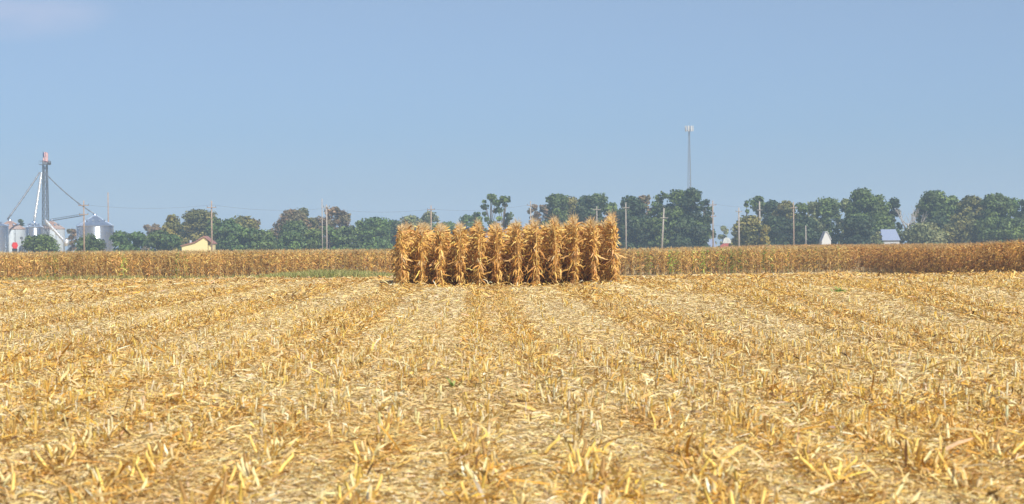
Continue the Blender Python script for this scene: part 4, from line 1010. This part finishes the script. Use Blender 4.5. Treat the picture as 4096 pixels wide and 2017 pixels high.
# truck
M_OLDRED = mat_solid('faded_red_paint', (0.40, 0.10, 0.09), 0.5, var=0.2); M_OLDWHITE = mat_solid('faded_white_cover', (0.55, 0.58, 0.56), 0.7, var=0.25, scale=1.2)
Yv = 640; c = pt(2903, 990, Yv); zz = gz(c.x, Yv); k = Yv/FPX; zt_ = pt(2905, 950, Yv).z - zz
t = empty('grain_truck', (c.x, Yv, zz), 0, 'parked truck with white rounded top and red lower body in the gap', 'truck')
MB().prism([(-1.6, 0.9), (1.2, 0.9), (1.2, zt_ - 1.7), (-0.6, zt_ - 1.7), (-1.6, zt_ - 2.4)], 0, 2.3).build('body', M_OLDRED, t)
MB().prism([(-0.9, zt_ - 1.66), (1.5, zt_ - 1.66), (1.6, zt_ - 0.9), (0.9, zt_ - 0.15), (0.2, zt_), (-0.5, zt_ - 0.4)], 0.0, 2.3).build('cover', M_OLDWHITE, t)
MB().box((2.2, 1.15, 1.9), (1.9, 2.2, 1.9)).build('cab', M_BLUE, t)
MB().box((2.6, -0.02, 2.2), (0.8, 0.06, 0.8)).build('window', M_GLASS, t)
for wx in (-1.0, 0.4, 2.4):
    for wy in (0.15, 2.15): MB().tube([(wx, wy - 0.14, 0.5), (wx, wy + 0.14, 0.5)], 0.5, 16).build('wheel', M_RUBBER, t)

# ------------------------------------------------------------------ communications tower
YC = 1100
tp = pt(2757, 505, YC); zz = gz(tp.x, YC); H = tp.z - zz
t = empty('lattice_tower', (tp.x, YC, zz), 0.3, 'tall slender grey lattice tower topped by white antenna panels', 'communications tower')
def lw(z): return 1.6 - 1.25*(z/H)
def lc(k, z): a = 2*math.pi*k/3 + 0.5; return (lw(z)*math.cos(a), lw(z)*math.sin(a), z)
for k_ in range(3): MB().tube([lc(k_, -0.2), lc(k_, H*0.5), lc(k_, H)], [0.16, 0.13, 0.11], 5).build('leg', M_LAT, t)
b = MB(); z = 0
while z < H - 1:
    dz = 1.5*lw(z) + 0.4; z1 = min(H, z + dz)
    for k_ in range(3):
        b.tube([lc(k_, z), lc((k_+1) % 3, z1)], 0.05, 4); b.tube([lc((k_+1) % 3, z), lc(k_, z1)], 0.05, 4); b.tube([lc(k_, z1), lc((k_+1) % 3, z1)], 0.04, 4)
    z = z1
b.build('bracing', M_LAT, t)
MB().lathe([(1.0, H - 2.2), (1.8, H - 2.2), (1.8, H - 2.0), (1.0, H - 2.0), (1.0, H - 2.2)], n=18).lathe([(0.9, H - 0.6), (1.5, H - 0.6), (1.5, H - 0.5), (0.9, H - 0.5), (0.9, H - 0.6)], n=18).build('head_frame', M_LAT, t)
for k_ in range(9):
    a = 2*math.pi*k_/9; MB().box((1.95*math.cos(a), 1.95*math.sin(a), H - 1.2), (0.3, 0.6, 2.7), a).build('antenna', M_WHITE, t)
MB().tube([(0, 0, H - 0.4), (0, 0, H + 2.2)], 0.06, 5).build('lightning_rod', M_LAT, t)

# small green weeds among the stubble
for (px, py, lab) in ((3358, 1206, 'small bright green weed tuft among the right hand stubble rows'), (1812, 1552, 'tiny green sprout in the middle foreground litter'),):
    Y = EYE*FPX/(py - (983 - (px - 2048)*0.0087)); 
    for _ in range(6):
        pz = pt(px, py, Y); Y = Y*(1 + 0.0) * ((EYE - gz(pz.x, Y))/max(0.05, (EYE - pz.z)))
    pz = pt(px, py, Y); n = 26 if px == 3358 else 7
    A = Acc(); p0 = np.column_stack([rng.normal(0, 0.07 if n > 20 else 0.001, n), rng.normal(0, 0.05 if n > 20 else 0.001, n), np.zeros(n)])
    pth, side, tt = leaf_paths(p0, rng.uniform(0, 6.28, n), rng.uniform(0.1, 0.22, n), rng.uniform(0.6, 1.4, n), rng.uniform(-0.6, 0.6, n), 5)
    A.add(strips(pth, side, 0.035*np.sin((0.1 + 0.86*tt)*math.pi)*np.ones((n, 1))), pick([(0.22, 0.30, 0.07), (0.34, 0.40, 0.12)], n, 0.1))
    w = link('weed', A.mesh('weed'), M_GRASS); w.location = (pz.x, Y, gz(pz.x, Y)); tag(w, lab, 'weed')

# ------------------------------------------------------------------ haze
hz_top = max(tp.z + 4, 70)
m, tt_, bb = mat_new('haze_air'); tt_.nodes.remove(bb)
pv = tt_.nodes.new('ShaderNodeVolumePrincipled'); pv.inputs['Color'].default_value = (0.55, 0.76, 1.0, 1); pv.inputs['Density'].default_value = 0.00034
pv.inputs['Anisotropy'].default_value = 0.0
tt_.links.new(pv.outputs[0], tt_.nodes['Material Output'].inputs['Volume'])
hb = MB().box((0, 1980, (hz_top - 4)/2), (8100, 4100, hz_top + 4)).build('haze', m); tag(hb, kind='stuff', label='thin pale blue air haze over the whole field')
hb.location = (0, 0, 0)
